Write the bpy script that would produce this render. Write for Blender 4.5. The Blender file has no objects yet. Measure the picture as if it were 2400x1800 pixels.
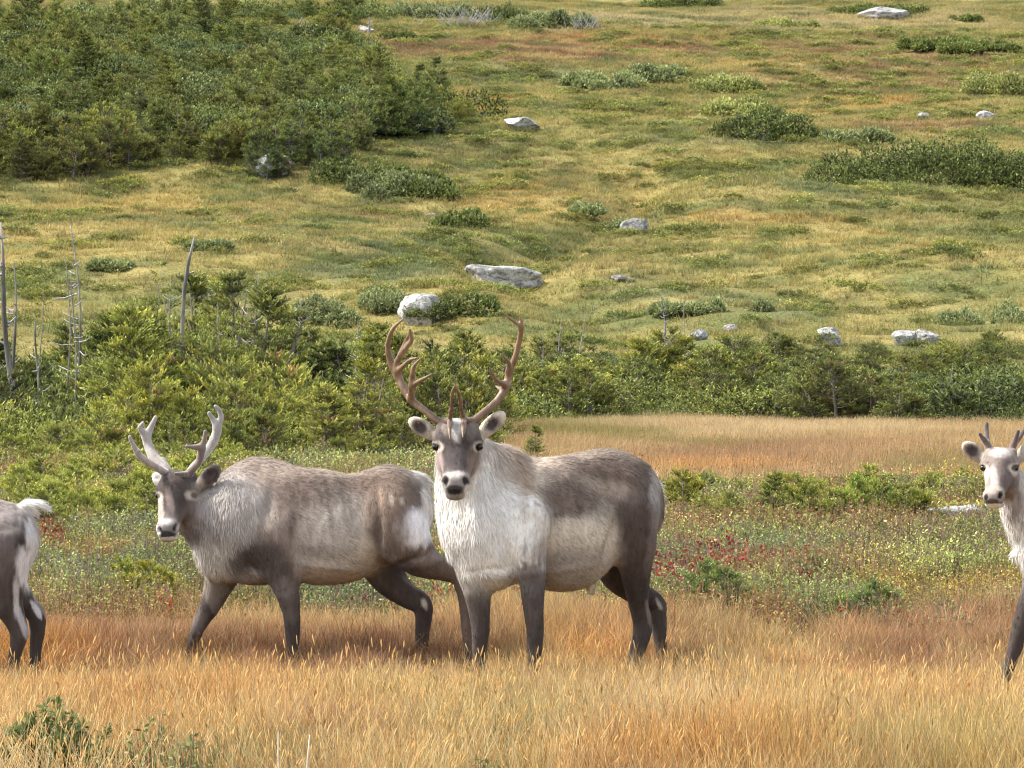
import bpy, bmesh, math, random
import numpy as np
from mathutils import Vector

# ------------------------------------------------------------------ scene, camera, light
scene = bpy.context.scene
COL = scene.collection
FPX = 7577.0          # focal length in photo pixels (2400 wide)
HOR = 850.0           # row of the horizon
CAMZ = 1.70
rng = np.random.default_rng(7)
random.seed(7)

cam_d = bpy.data.cameras.new('camera')
cam = bpy.data.objects.new('camera', cam_d)
COL.objects.link(cam)
cam.location = (0, 0, CAMZ)
cam.rotation_euler = (math.radians(90), 0, 0)
cam_d.sensor_width = 36
cam_d.lens = 36 * FPX / 2400
cam_d.shift_y = -(900 - HOR) / 2400
cam_d.clip_start = 0.1
cam_d.clip_end = 3000
cam_d.dof.use_dof = True
cam_d.dof.focus_distance = 17.0
cam_d.dof.aperture_fstop = 32
scene.camera = cam

SUN_EL, SUN_AZ = math.radians(50), math.radians(-84)   # azimuth from +Y (view direction) towards +X
sun_to = Vector((math.sin(SUN_AZ) * math.cos(SUN_EL), math.cos(SUN_AZ) * math.cos(SUN_EL), math.sin(SUN_EL)))
world = bpy.data.worlds.new('World')
scene.world = world
world.use_nodes = True
wn = world.node_tree
wn.nodes.clear()
sky = wn.nodes.new('ShaderNodeTexSky')
sky.sky_type = 'NISHITA'
sky.sun_disc = False
sky.sun_elevation = SUN_EL
sky.sun_rotation = SUN_AZ
sky.dust_density = 2.0
sky.ozone_density = 0.6
bg = wn.nodes.new('ShaderNodeBackground')
bg.inputs[1].default_value = 0.15
hs = wn.nodes.new('ShaderNodeHueSaturation'); hs.inputs['Saturation'].default_value = 0.45   # thin high cloud whitens the sky
wo = wn.nodes.new('ShaderNodeOutputWorld')
wn.links.new(sky.outputs[0], hs.inputs['Color'])
wn.links.new(hs.outputs[0], bg.inputs[0])
wn.links.new(bg.outputs[0], wo.inputs[0])
sl = bpy.data.lights.new('sun', 'SUN')
sl.energy = 2.5
sl.angle = math.radians(7)
sl.color = (1.0, 0.965, 0.91)
sun = bpy.data.objects.new('sun', sl)
COL.objects.link(sun)
sun.rotation_euler = sun_to.to_track_quat('Z', 'Y').to_euler()
sun.location = (-20, 20, 40)
scene.view_settings.view_transform = 'Standard'
scene.view_settings.look = 'None'
scene.view_settings.gamma = 1
scene.view_settings.use_curve_mapping = False
scene.view_settings.exposure = 1.38
scene.cycles.use_adaptive_sampling = True
scene.cycles.max_bounces = 6
scene.cycles.diffuse_bounces = 3
scene.cycles.transmission_bounces = 3
scene.cycles.use_denoising = True
scene.cycles.denoising_prefilter = 'ACCURATE'
scene.cycles.filter_width = 1.1

# ------------------------------------------------------------------ numeric helpers
def _hash(ix, iy, s):
    v = np.sin(ix * 127.1 + iy * 311.7 + s * 74.7) * 43758.5453
    return v - np.floor(v)

def vnoise(x, y, s=0.0):
    x = np.asarray(x, float); y = np.asarray(y, float)
    ix = np.floor(x); iy = np.floor(y)
    fx = x - ix; fy = y - iy
    fx = fx * fx * (3 - 2 * fx); fy = fy * fy * (3 - 2 * fy)
    a = _hash(ix, iy, s); b = _hash(ix + 1, iy, s); c = _hash(ix, iy + 1, s); d = _hash(ix + 1, iy + 1, s)
    return (a + (b - a) * fx) * (1 - fy) + (c + (d - c) * fx) * fy

def fbm(x, y, s=0.0, o=4):
    t = 0; a = 0.5; n = 0
    for i in range(o):
        t = t + a * vnoise(x * 2 ** i, y * 2 ** i, s + i * 3.1); n += a; a *= 0.5
    return t / n

def vnoise3(p, s=0.0):
    x, y, z = p[:, 0], p[:, 1], p[:, 2]
    iz = np.floor(z); f = z - iz; f = f * f * (3 - 2 * f)
    return vnoise(x, y, s + iz * 5.3) * (1 - f) + vnoise(x, y, s + (iz + 1) * 5.3) * f

def fbm3(p, s=0.0, o=4):
    t = 0; a = 0.5; n = 0
    for i in range(o):
        t = t + a * vnoise3(p * 2 ** i, s + i * 2.3); n += a; a *= 0.5
    return t / n

KY = np.array([-40, 0, 60, 80, 95, 110, 125, 140, 160, 180, 205, 235, 270, 330, 400, 480, 600, 900, 1600.])
KZ = np.array([0, 0, 0, 0.0, 1.0, 2.43, 4.17, 5.95, 8.46, 11.4, 15.5, 20.6, 26.6, 35.7, 45.5, 56.2, 71.4, 84, 86.])
_h = np.diff(KY); _d = np.diff(KZ) / _h
_m = np.zeros(len(KY))
for i in range(1, len(KY) - 1):
    if _d[i - 1] * _d[i] > 0:
        w1 = 2 * _h[i] + _h[i - 1]; w2 = _h[i] + 2 * _h[i - 1]
        _m[i] = (w1 + w2) / (w1 / _d[i - 1] + w2 / _d[i])

def base_z(Y):
    Y = np.clip(Y, -39.9, 1599)
    i = np.clip(np.searchsorted(KY, Y) - 1, 0, len(KY) - 2)
    t = (Y - KY[i]) / _h[i]
    t2 = t * t; t3 = t2 * t
    return (2 * t3 - 3 * t2 + 1) * KZ[i] + (t3 - 2 * t2 + t) * _h[i] * _m[i] + (-2 * t3 + 3 * t2) * KZ[i + 1] + (t3 - t2) * _h[i] * _m[i + 1]

def px_of(x, Y): return 1200 + FPX * x / Y
def row_of(z, Y): return HOR - FPX * (z - CAMZ) / Y
def W(px, row, Y): return np.array([(px - 1200) / FPX * Y, Y, CAMZ + (HOR - row) / FPX * Y])

def ground(x, Y):
    x = np.asarray(x, float); Y = np.asarray(Y, float)
    z = base_z(Y)
    hill = np.clip((Y - 88) / 30, 0, 1)
    near = 1 - hill
    z = z + near * 0.09 * (fbm(x / 2.3, Y / 2.3, 3, 3) - 0.5) * np.clip((Y - 16) / 6, 0.25, 1)
    z = z + hill * 3.0 * (fbm(x / 21, Y / 19, 11, 3) - 0.5)
    z = z + hill * 0.95 * (fbm(x / 7.5, Y / 4.6, 5, 3) - 0.5)
    z = z + hill * 0.2 * (fbm(x / 1.6, Y / 0.9, 8, 2) - 0.5)
    # gully running down the middle of the hill, knoll at left
    gx = (x - (3.0 + 3.5 * np.sin(Y / 13.0) + (Y - 150) * 0.03))
    z = z - hill * 1.5 * np.exp(-(gx / 2.4) ** 2) * np.clip((Y - 105) / 30, 0, 1) * np.clip((215 - Y) / 30, 0, 1)
    z = z + 1.2 * np.exp(-((x + 17) / 9) ** 2 - ((Y - 142) / 11) ** 2)
    z = z + 1.0 * np.exp(-((x - 12) / 7) ** 2 - ((Y - 168) / 9) ** 2)
    return z

_YY = np.concatenate([np.arange(9, 100, 0.1), np.arange(100, 700, 0.5)])
def gpos(px, row):
    """the point of the ground seen at a photo pixel"""
    xs = (px - 1200) / FPX * _YY
    r = row_of(ground(xs, _YY), _YY)
    k = np.nonzero(r <= row)[0]
    k = k[0] if len(k) else len(_YY) - 1
    Y = _YY[k]; x = xs[k]
    return np.array([x, Y, float(ground(x, Y))])

# ------------------------------------------------------------------ mesh helpers
def new_mesh(name, V, Fc, col=None, mats=(), smooth=True, attrs=None):
    """Fc: (n,3) or (n,4) int array or list of such"""
    me = bpy.data.meshes.new(name)
    V = np.asarray(V, np.float32)
    Fl = Fc if isinstance(Fc, list) else [Fc]
    Fl = [np.asarray(f, np.int32) for f in Fl if len(f)]
    loops = np.concatenate([f.ravel() for f in Fl])
    tot = np.concatenate([np.full(len(f), f.shape[1], np.int32) for f in Fl])
    start = np.concatenate([[0], np.cumsum(tot)[:-1]]).astype(np.int32)
    me.vertices.add(len(V)); me.vertices.foreach_set('co', V.ravel())
    me.loops.add(len(loops)); me.loops.foreach_set('vertex_index', loops)
    me.polygons.add(len(tot)); me.polygons.foreach_set('loop_start', start)
    me.polygons.foreach_set('use_smooth', np.full(len(tot), smooth))
    if col is not None:
        a = me.color_attributes.new('col', 'FLOAT_COLOR', 'POINT')
        c = np.ones((len(V), 4), np.float32); c[:, :3] = col
        a.data.foreach_set('color', c.ravel())
    me.update(calc_edges=True)
    me.validate()
    for m in mats: me.materials.append(m)
    return me

def add(name, me, parent=None, loc=None, rz=0.0, scl=None):
    o = bpy.data.objects.new(name, me)
    COL.objects.link(o)
    if parent is not None: o.parent = parent
    if loc is not None: o.location = loc
    if rz: o.rotation_euler = (0, 0, rz)
    if scl is not None: o.scale = scl
    return o

def tag(o, label=None, cat=None, group=None, kind=None):
    if label: o['label'] = label
    if cat: o['category'] = cat
    if group: o['group'] = group
    if kind: o['kind'] = kind
    return o

class Geo:
    """collects triangles / quads with a colour per vertex"""
    def __init__(s): s.V = []; s.T = []; s.Q = []; s.C = []; s.n = 0
    def put(s, V, T=None, Q=None, C=(1, 1, 1)):
        V = np.asarray(V, float).reshape(-1, 3)
        s.V.append(V)
        C = np.asarray(C, float)
        s.C.append(np.broadcast_to(C, V.shape) if C.ndim == 1 else C)
        if T is not None and len(T): s.T.append(np.asarray(T) + s.n)
        if Q is not None and len(Q): s.Q.append(np.asarray(Q) + s.n)
        s.n += len(V)
    def mesh(s, name, mats, smooth=True):
        F = []
        if s.T: F.append(np.concatenate(s.T))
        if s.Q: F.append(np.concatenate(s.Q))
        return new_mesh(name, np.concatenate(s.V), F, np.concatenate(s.C), mats, smooth)

def tube(g, pts, rad, col=(1, 1, 1), n=6):
    pts = np.asarray(pts, float); m = len(pts)
    d = np.gradient(pts, axis=0); d /= np.linalg.norm(d, axis=1)[:, None] + 1e-9
    ref = np.array([0.31, 0.77, 0.2])
    u = np.cross(d, ref); u /= np.linalg.norm(u, axis=1)[:, None] + 1e-9
    v = np.cross(d, u)
    a = np.arange(n) * 2 * math.pi / n
    V = pts[:, None] + (u[:, None] * np.cos(a)[None, :, None] + v[:, None] * np.sin(a)[None, :, None]) * np.asarray(rad)[:, None, None]
    V = V.reshape(-1, 3)
    V = np.vstack([V, pts[-1:]])
    i, j = np.meshgrid(np.arange(m - 1), np.arange(n), indexing='ij')
    j2 = (j + 1) % n
    Q = np.stack([i * n + j, i * n + j2, (i + 1) * n + j2, (i + 1) * n + j], -1).reshape(-1, 4)
    T = np.stack([(m - 1) * n + np.arange(n), (m - 1) * n + (np.arange(n) + 1) % n, np.full(n, m * n)], -1)
    C = col
    if np.ndim(col) == 2: C = np.vstack([np.repeat(col, n, 0), col[-1:]])
    g.put(V, T=T, Q=Q, C=C)

# ------------------------------------------------------------------ materials
def mat_new(name):
    m = bpy.data.materials.new(name); m.use_nodes = True
    nt = m.node_tree; nt.nodes.clear()
    out = nt.nodes.new('ShaderNodeOutputMaterial')
    return m, nt, out

def N(nt, t, **k):
    n = nt.nodes.new(t)
    for a, b in k.items(): setattr(n, a, b)
    return n

def mixc(nt, mode, fac, a, b):
    n = nt.nodes.new('ShaderNodeMix'); n.data_type = 'RGBA'; n.blend_type = mode
    for i, v in ((0, fac), (6, a), (7, b)):
        if isinstance(v, bpy.types.NodeSocket): nt.links.new(v, n.inputs[i])
        elif i == 0: n.inputs[0].default_value = v
        else: n.inputs[i].default_value = (*v, 1)
    return n.outputs[2]

def leaf_material(name, transl=0.35, rough=0.55, spec=0.25, inst=True):
    m, nt, out = mat_new(name)
    a = N(nt, 'ShaderNodeAttribute', attribute_name='col')
    if inst:
        b = N(nt, 'ShaderNodeAttribute', attribute_name='tint', attribute_type='INSTANCER'); bc = b.outputs['Color']
    else:
        b = N(nt, 'ShaderNodeObjectInfo'); bc = b.outputs['Color']
    c = mixc(nt, 'MULTIPLY', 1.0, a.outputs['Color'], bc)
    p = N(nt, 'ShaderNodeBsdfPrincipled')
    p.inputs['Roughness'].default_value = rough
    p.inputs['Specular IOR Level'].default_value = spec
    nt.links.new(c, p.inputs['Base Color'])
    t = N(nt, 'ShaderNodeBsdfTranslucent'); nt.links.new(c, t.inputs['Color'])
    mx = N(nt, 'ShaderNodeMixShader'); mx.inputs[0].default_value = transl
    nt.links.new(p.outputs[0], mx.inputs[1]); nt.links.new(t.outputs[0], mx.inputs[2])
    nt.links.new(mx.outputs[0], out.inputs[0])
    return m

M_GRASS = leaf_material('grass_blades', 0.4, 0.6, 0.2)
M_LEAF_I = leaf_material('heath_leaves', 0.3, 0.5, 0.3)
M_NEEDLE_I = leaf_material('spruce_needles_far', 0.2, 0.6, 0.25)
M_NEEDLE = leaf_material('spruce_needles', 0.2, 0.6, 0.25, inst=False)

def vcol_material(name, rough=0.8, bump=0.3, bscale=60, mul=0.25, stretch=(1, 1, 1), spec=0.2, nscale=None, dist=0.01):
    m, nt, out = mat_new(name)
    a = N(nt, 'ShaderNodeAttribute', attribute_name='col')
    tc = N(nt, 'ShaderNodeTexCoord'); mp = N(nt, 'ShaderNodeMapping')
    mp.inputs['Scale'].default_value = stretch
    nt.links.new(tc.outputs['Object'], mp.inputs[0])
    no = N(nt, 'ShaderNodeTexNoise'); no.inputs['Scale'].default_value = bscale; no.inputs['Detail'].default_value = 5
    nt.links.new(mp.outputs[0], no.inputs['Vector'])
    rr = N(nt, 'ShaderNodeMapRange'); rr.inputs[1].default_value = 0.3; rr.inputs[2].default_value = 0.7
    rr.inputs[3].default_value = 1 - mul; rr.inputs[4].default_value = 1 + mul
    nt.links.new(no.outputs[0], rr.inputs[0])
    c = mixc(nt, 'MULTIPLY', 1.0, a.outputs['Color'], rr.outputs[0])
    p = N(nt, 'ShaderNodeBsdfPrincipled'); p.inputs['Roughness'].default_value = rough
    p.inputs['Specular IOR Level'].default_value = spec
    nt.links.new(c, p.inputs['Base Color'])
    b = N(nt, 'ShaderNodeBump'); b.inputs['Strength'].default_value = bump; b.inputs['Distance'].default_value = dist
    nt.links.new(no.outputs[0], b.inputs['Height']); nt.links.new(b.outputs[0], p.inputs['Normal'])
    nt.links.new(p.outputs[0], out.inputs[0])
    return m, nt, p
M_FUR, _nt, _p = vcol_material('caribou_coat', 0.85, 0.5, 42, 0.16, (1.0, 1.0, 0.22), 0.1, dist=0.008)
_p.inputs['Sheen Weight'].default_value = 0.06
_p.inputs['Sheen Roughness'].default_value = 0.5
M_STRAND = leaf_material('coat_strands', 0.08, 0.8, 0.08, inst=False)
M_ANTLER, _nt, _p = vcol_material('antler_bone', 0.42, 0.35, 55, 0.18, (1, 1, 0.3), 0.4, dist=0.004)
M_VELVET, _nt, _p = vcol_material('antler_velvet', 0.8, 0.3, 120, 0.12, (1, 1, 1), 0.1, dist=0.004)
_p.inputs['Sheen Weight'].default_value = 0.5
M_WOOD, _, _ = vcol_material('weathered_wood', 0.85, 0.7, 22, 0.35, (1, 1, 0.15), 0.15, dist=0.01)
m, nt, out = mat_new('eye'); M_EYE = m
p = N(nt, 'ShaderNodeBsdfPrincipled'); p.inputs['Base Color'].default_value = (0.006, 0.004, 0.003, 1); p.inputs['Roughness'].default_value = 0.08
nt.links.new(p.outputs[0], out.inputs[0])
# ------------------------------------------------------------------ caribou: implicit surfaces
def surface_nets(F, org, h):
    nx, ny, nz = F.shape
    S = F < 0
    cnt = np.zeros((nx - 1, ny - 1, nz - 1), np.int8)
    for a in (0, 1):
        for b in (0, 1):
            for c in (0, 1):
                cnt += S[a:nx - 1 + a, b:ny - 1 + b, c:nz - 1 + c]
    act = (cnt > 0) & (cnt < 8)
    I, J, K = np.nonzero(act)
    n = len(I)
    idx = np.full(act.shape, -1, np.int32); idx[I, J, K] = np.arange(n)
    cor = {}
    for a in (0, 1):
        for b in (0, 1):
            for c in (0, 1):
                cor[a, b, c] = F[I + a, J + b, K + c]
    P = np.zeros((n, 3)); w = np.zeros(n)
    ed = []
    for b in (0, 1):
        for c in (0, 1):
            ed += [((0, b, c), (1, b, c)), ((b, 0, c), (b, 1, c)), ((b, c, 0), (b, c, 1))]
    for e0, e1 in ed:
        f0, f1 = cor[e0], cor[e1]
        m = (f0 < 0) != (f1 < 0)
        t = np.where(m, f0 / np.where(m, f0 - f1, 1), 0)
        q = np.array(e0)[None] + t[:, None] * (np.array(e1) - np.array(e0))[None]
        P += q * m[:, None]; w += m
    P /= w[:, None]
    V = np.array(org)[None] + (np.stack([I, J, K], 1) + P) * h
    Q = []
    def quads(m, offs, flipdir):
        i, j, k = np.nonzero(m)
        c = [idx[i + o[0], j + o[1], k + o[2]] for o in offs]
        q = np.stack(c, 1)
        return q, (i, j, k)
    # x edges
    m = S[:-1, 1:-1, 1:-1] != S[1:, 1:-1, 1:-1]
    i, j, k = np.nonzero(m)
    q = np.stack([idx[i, j, k], idx[i, j + 1, k], idx[i, j + 1, k + 1], idx[i, j, k + 1]], 1)
    s = S[i, j + 1, k + 1]; q[~s] = q[~s][:, ::-1]; Q.append(q)
    m = S[1:-1, :-1, 1:-1] != S[1:-1, 1:, 1:-1]
    i, j, k = np.nonzero(m)
    q = np.stack([idx[i, j, k], idx[i, j, k + 1], idx[i + 1, j, k + 1], idx[i + 1, j, k]], 1)
    s = S[i + 1, j, k + 1]; q[~s] = q[~s][:, ::-1]; Q.append(q)
    m = S[1:-1, 1:-1, :-1] != S[1:-1, 1:-1, 1:]
    i, j, k = np.nonzero(m)
    q = np.stack([idx[i, j, k], idx[i + 1, j, k], idx[i + 1, j + 1, k], idx[i, j + 1, k]], 1)
    s = S[i + 1, j + 1, k]; q[~s] = q[~s][:, ::-1]; Q.append(q)
    return V, np.concatenate(Q)

class Sculpt:
    def __init__(s, Y): s.Y = Y; s.P = []
    def pt(s, p): return W(p[0], p[1], s.Y + p[2])
    def m(s, r): return r * s.Y / FPX
    def cone(s, pts, k=18, grp='body', col=None, sub=False):
        """chain of (px,row,dy,r)"""
        P = np.array([list(s.pt(a)) + [s.m(a[3])] for a in pts])
        if len(P) > 2:                       # smooth curve through the joints
            E = np.vstack([2 * P[0] - P[1], P, 2 * P[-1] - P[-2]]); out = []
            ns = 4
            for i in range(1, len(E) - 2):
                for t in np.arange(ns) / ns:
                    a, b, c, d = E[i - 1:i + 3]
                    out.append(0.5 * (2 * b + (c - a) * t + (2 * a - 5 * b + 4 * c - d) * t * t + (3 * b - a - 3 * c + d) * t ** 3))
            out.append(P[-1]); P = np.array(out); P[:, 3] = np.maximum(P[:, 3], 0.0012)
        s.P.append(('c', P, None, None, None, s.m(k), grp, col, sub))
    def ell(s, p, r, yaw=0, roll=0, k=25, grp='body', col=None, sub=False, pitch=0):
        """r in px: (along x, along depth, vertical); yaw turns x towards depth, roll turns x upwards"""
        cy, sy = math.cos(math.radians(yaw)), math.sin(math.radians(yaw))
        cr, sr = math.cos(math.radians(roll)), math.sin(math.radians(roll))
        cp, sp = math.cos(math.radians(pitch)), math.sin(math.radians(pitch))
        Rz = np.array([[cy, -sy, 0], [sy, cy, 0], [0, 0, 1]])
        Ry = np.array([[cr, 0, -sr], [0, 1, 0], [sr, 0, cr]])
        Rx = np.array([[1, 0, 0], [0, cp, -sp], [0, sp, cp]])
        s.P.append(('e', s.pt(p), np.array([s.m(q) for q in r]), Rz @ Ry @ Rx, None, s.m(k), grp, col, sub))
    @staticmethod
    def dist(pr, X):
        if pr[0] == 'c':
            P = pr[1]; D = None
            for i in range(len(P) - 1):
                a, b = P[i, :3], P[i + 1, :3]
                ab = b - a
                L = max(math.sqrt(ab @ ab), 1e-6); e = ab / L
                sl = min(max((P[i, 3] - P[i + 1, 3]) / L, -.95), .95)
                x = (X - a) @ e; y = np.sqrt(np.maximum(((X - a) ** 2).sum(-1) - x * x, 0))
                u = np.clip(x - sl * y / math.sqrt(1 - sl * sl), 0, L)
                d = np.sqrt((x - u) ** 2 + y * y) - (P[i, 3] - sl * u)
                D = d if D is None else np.minimum(D, d)
            return D
        c, r, R = pr[1:4]
        q = (X - c) @ R
        k0 = np.linalg.norm(q / r, axis=-1); k1 = np.linalg.norm(q / r ** 2, axis=-1)
        return k0 * (k0 - 1) / np.maximum(k1, 1e-6)
    def bbox(s, pr):
        if pr[0] == 'c':
            P = pr[1]
            return (P[:, :3] - P[:, 3:]).min(0), (P[:, :3] + P[:, 3:]).max(0)
        e = np.sqrt((pr[3] ** 2) @ (pr[2] ** 2))
        return pr[1] - e, pr[1] + e
    def build(s, h):
        bb = [s.bbox(p) for p in s.P]
        lo = np.min([b[0] for b in bb], 0) - 3 * h; hi = np.max([b[1] for b in bb], 0) + 3 * h
        n = np.ceil((hi - lo) / h).astype(int) + 1
        F = np.full(n, 1.0, np.float32)
        for pr, (l, u) in zip(s.P, bb):
            mg = pr[5] + 2.5 * h
            i0 = np.maximum(((l - mg - lo) / h).astype(int), 0); i1 = np.minimum(((u + mg - lo) / h).astype(int) + 2, n)
            ax = [lo[d] + np.arange(i0[d], i1[d]) * h for d in range(3)]
            X = np.stack(np.meshgrid(*ax, indexing='ij'), -1)
            d = s.dist(pr, X).astype(np.float32)
            sl = tuple(slice(i0[q], i1[q]) for q in range(3))
            A = F[sl]; k = max(pr[5], 1e-4)
            if pr[8]:
                B = -d; hh = np.maximum(k - np.abs(A - B), 0) / k
                F[sl] = np.maximum(A, B) + hh * hh * k * 0.25
            else:
                hh = np.maximum(k - np.abs(A - d), 0) / k
                F[sl] = np.minimum(A, d) - hh * hh * k * 0.25
        F[0] = F[-1] = 1; F[:, 0] = F[:, -1] = 1; F[:, :, 0] = F[:, :, -1] = 1
        return surface_nets(F, lo, h)
    def colours(s, V, soft=0.030):
        tot = np.zeros((len(V), 3)); w = np.zeros(len(V)); G = {}
        for pr in s.P:
            if pr[8]: continue
            d = s.dist(pr, V)
            ww = np.exp(-np.clip(d, -0.02, 0.5) / soft)
            G[pr[6]] = G.get(pr[6], 0) + ww
            tot += ww[:, None] * np.array(pr[7] if pr[7] is not None else (0.2, 0.16, 0.14)); w += ww
        W_ = sum(G.values())
        return tot / w[:, None], {g: v / W_ for g, v in G.items()}

def paint(C, V, G, patches, seed=1):
    """soft patches of fur colour, a few of painted sunlight: (px,row,rx,ry,roll,colour,strength,group,edge)"""
    px = px_of(V[:, 0], V[:, 1]); rw = row_of(V[:, 2], V[:, 1])
    Rm = np.array([[.62, .45, .64], [-.71, .67, .22], [-.33, -.59, .74]])      # turn the noise out of the axes
    nz = fbm3(V @ Rm * 7.5, seed, 5) - 0.5
    nz2 = fbm3((V * np.array([1, 1, .45])) @ Rm * 38, seed + 9, 4) - 0.5
    for p in patches:
        x, y, rx, ry, ang, col, st, grp = p[:8]
        edge = p[8] if len(p) > 8 else 0.5
        a = math.radians(ang)
        dx, dy = px - x, rw - y
        u = (dx * math.cos(a) - dy * math.sin(a)) / rx; v = (dx * math.sin(a) + dy * math.cos(a)) / ry
        d = np.sqrt(u * u + v * v) + nz * 0.85 + nz2 * 0.6
        edge = edge * 1.25
        w = np.clip((1 + edge / 2 - d) / edge, 0, 1); w = w * w * (3 - 2 * w) * st
        if grp: w = w * np.clip(sum(G.get(g, 0) for g in grp.split('+')) * 1.6 - 0.3, 0, 1)
        C = C + (np.array(col) - C) * w[:, None]
    return C

BRN = (0.14, 0.105, 0.083); DRK = (0.074, 0.058, 0.050); GRY = (0.24, 0.195, 0.16)
CRM = (0.62, 0.54, 0.43); WHT = (0.83, 0.79, 0.72); FACE = (0.056, 0.043, 0.039); BLK = (0.022, 0.018, 0.016)
TAN = (0.33, 0.24, 0.17)

def strands(V, Nn, C, G, tail, n, seed):
    """short coat hairs as thin triangles lying along the coat"""
    r = np.random.default_rng(seed)
    i = r.integers(0, len(V), n)
    P, nn, c = V[i] + r.normal(0, 0.003, (n, 3)), Nn[i], C[i]
    head = G.get('head', np.zeros(len(V)))[i]; neck = G.get('mane', np.zeros(len(V)))[i]; leg = G.get('leg', np.zeros(len(V)))[i]
    tl = G.get('tail', np.zeros(len(V)))[i]
    ear_ = G.get('ear', np.zeros(len(V)))[i]
    L = 0.028 + 0.018 * neck - .017 * ear_ - 0.018 * head - 0.012 * leg + 0.03 * tl
    L *= r.uniform(0.6, 1.4, n)
    flow = np.array([0, 0, -1.0])[None] * (0.45 + 0.8 * neck + 0.8 * leg + 0.3 * head)[:, None] + np.array(tail)[None] * (1 - np.clip(neck + leg + head, 0, 1))[:, None] * 0.9
    flow = flow + r.normal(0, 0.18, (n, 3))
    flow -= nn * (flow * nn).sum(1)[:, None]
    flow /= np.linalg.norm(flow, axis=1)[:, None] + 1e-6
    d = flow + nn * (0.22 + 0.18 * neck - 0.14 * head - 0.10 * leg)[:, None]; d /= np.linalg.norm(d, axis=1)[:, None]
    side = np.cross(d, nn); side /= np.linalg.norm(side, axis=1)[:, None] + 1e-6
    wd = (0.0021 + 0.0010 * neck) * r.uniform(0.7, 1.3, n)
    B = P - nn * 0.002
    T = np.stack([B - side * wd[:, None], B + side * wd[:, None], B + d * L[:, None] - nn * (L * 0.12)[:, None]], 1)
    va = (1 - .6 * np.clip(head + .5 * leg + .6 * neck + ear_, 0, 1))[:, None]
    cc = np.clip(c * (1 + va * r.uniform(-.38, .42, (n, 1))), 0, 0.88)
    return T.reshape(-1, 3), np.arange(3 * n).reshape(-1, 3), np.repeat(cc, 3, 0)

def vnormals(V, Q):
    a = V[Q[:, 2]] - V[Q[:, 0]]; b = V[Q[:, 3]] - V[Q[:, 1]]
    f = np.cross(a, b); nn = np.zeros_like(V)
    for i in range(4): np.add.at(nn, Q[:, i], f)
    return unit3(nn)
def unit3(v): return v / (np.linalg.norm(v, axis=-1, keepdims=True) + 1e-12)

def relief(V, Q, G, marks, seed):
    """muscle and coat relief: marks (px,row,rx,ry,roll,height in px); negative heights are folds and hollows"""
    nn = vnormals(V, Q)
    px = px_of(V[:, 0], V[:, 1]); rw = row_of(V[:, 2], V[:, 1])
    h = np.zeros(len(V))
    body = 1 - np.clip(G.get('head', 0) + G.get('ear', 0), 0, 1) if True else 1
    face = np.clip(-nn[:, 1] * 2 + .4, 0, 1)
    for (x, y, rx, ry, ang, k) in marks:
        a = math.radians(ang); dx, dy = px - x, rw - y
        u = (dx * math.cos(a) - dy * math.sin(a)) / rx; v = (dx * math.sin(a) + dy * math.cos(a)) / ry
        h += k / 440 * np.exp(-(u * u + v * v) * 1.2) * face
    Rm = np.array([[.62, .45, .64], [-.71, .67, .22], [-.33, -.59, .74]])
    leg = G.get('leg', np.zeros(len(V))); mane = G.get('mane', np.zeros(len(V)))
    w = body * (1 - .75 * leg)
    h += w * 0.016 * (fbm3((V * [1, 1, .8]) @ Rm * 6, seed, 3) - .5)
    h += w * (0.008 + .004 * mane) * (fbm3((V * [1, 1, .3]) @ Rm * 24, seed + 4, 3) - .5)
    h += body * leg * 0.004 * (fbm3(V * [1, 1, .5] @ Rm * 30, seed + 5, 3) - .5)
    return V + nn * h[:, None]

def finish_caribou(name, label, sc, h, patches, eyes, tail, foot, nstr, seed, marks=()):
    V, Q = sc.build(h)
    _, G0 = sc.colours(V)
    V = relief(V, Q, G0, marks, seed)
    C, G = sc.colours(V)
    C = C * (1 + 0.7 * (fbm3((V * np.array([1, 1, .5])) @ np.array([[.62, .45, .64], [-.71, .67, .22], [-.33, -.59, .74]]) * 11, seed, 5) - 0.5))[:, None]
    C = paint(C, V, G, patches, seed)
    root = bpy.data.objects.new(name, None); COL.objects.link(root)
    root.location = foot; root.empty_display_size = 0.3
    tag(root, label, 'caribou')
    V0 = V - np.array(foot)
    me = new_mesh('body', V0, Q, C, [M_FUR])
    o = add('body', me, root)
    nn = np.zeros(len(V) * 3, np.float32); me.vertex_normals.foreach_get('vector', nn); nn = nn.reshape(-1, 3)
    if nstr:
        SV, ST, SC = strands(V0, nn, C, G, tail, nstr, seed)
        f = add('fur', new_mesh('fur', SV, ST, SC, [M_STRAND], smooth=False), root); tag(f, kind='stuff')
    for (x, y, dy, r) in eyes:
        c = W(x, y, sc.Y + dy) - np.array(foot)
        bm = bmesh.new(); bmesh.ops.create_uvsphere(bm, u_segments=20, v_segments=14, radius=r * sc.Y / FPX)
        m_ = bpy.data.meshes.new('eye'); bm.to_mesh(m_); bm.free(); m_.materials.append(M_EYE)
        for p_ in m_.polygons: p_.use_smooth = True
        add('eye', m_, root, loc=c)
    return root

def antler(root, foot, Y, chains, h, mat, cfun, k=9, name='antler'):
    s = Sculpt(Y)
    for ch in chains: s.cone(ch, k=k, col=(1, 1, 1))
    V, Q = s.build(h)
    C = cfun(V) * (.7 + .6 * fbm3(V * [70, 70, 16.], 3, 3))[:, None]
    V = V + vnormals(V, Q) * (.0035 * (fbm3(V * [80, 80, 14.], 5, 3) - .5))[:, None]
    return add(name, new_mesh(name, V - np.array(foot), Q, C, [mat]), root)

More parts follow.
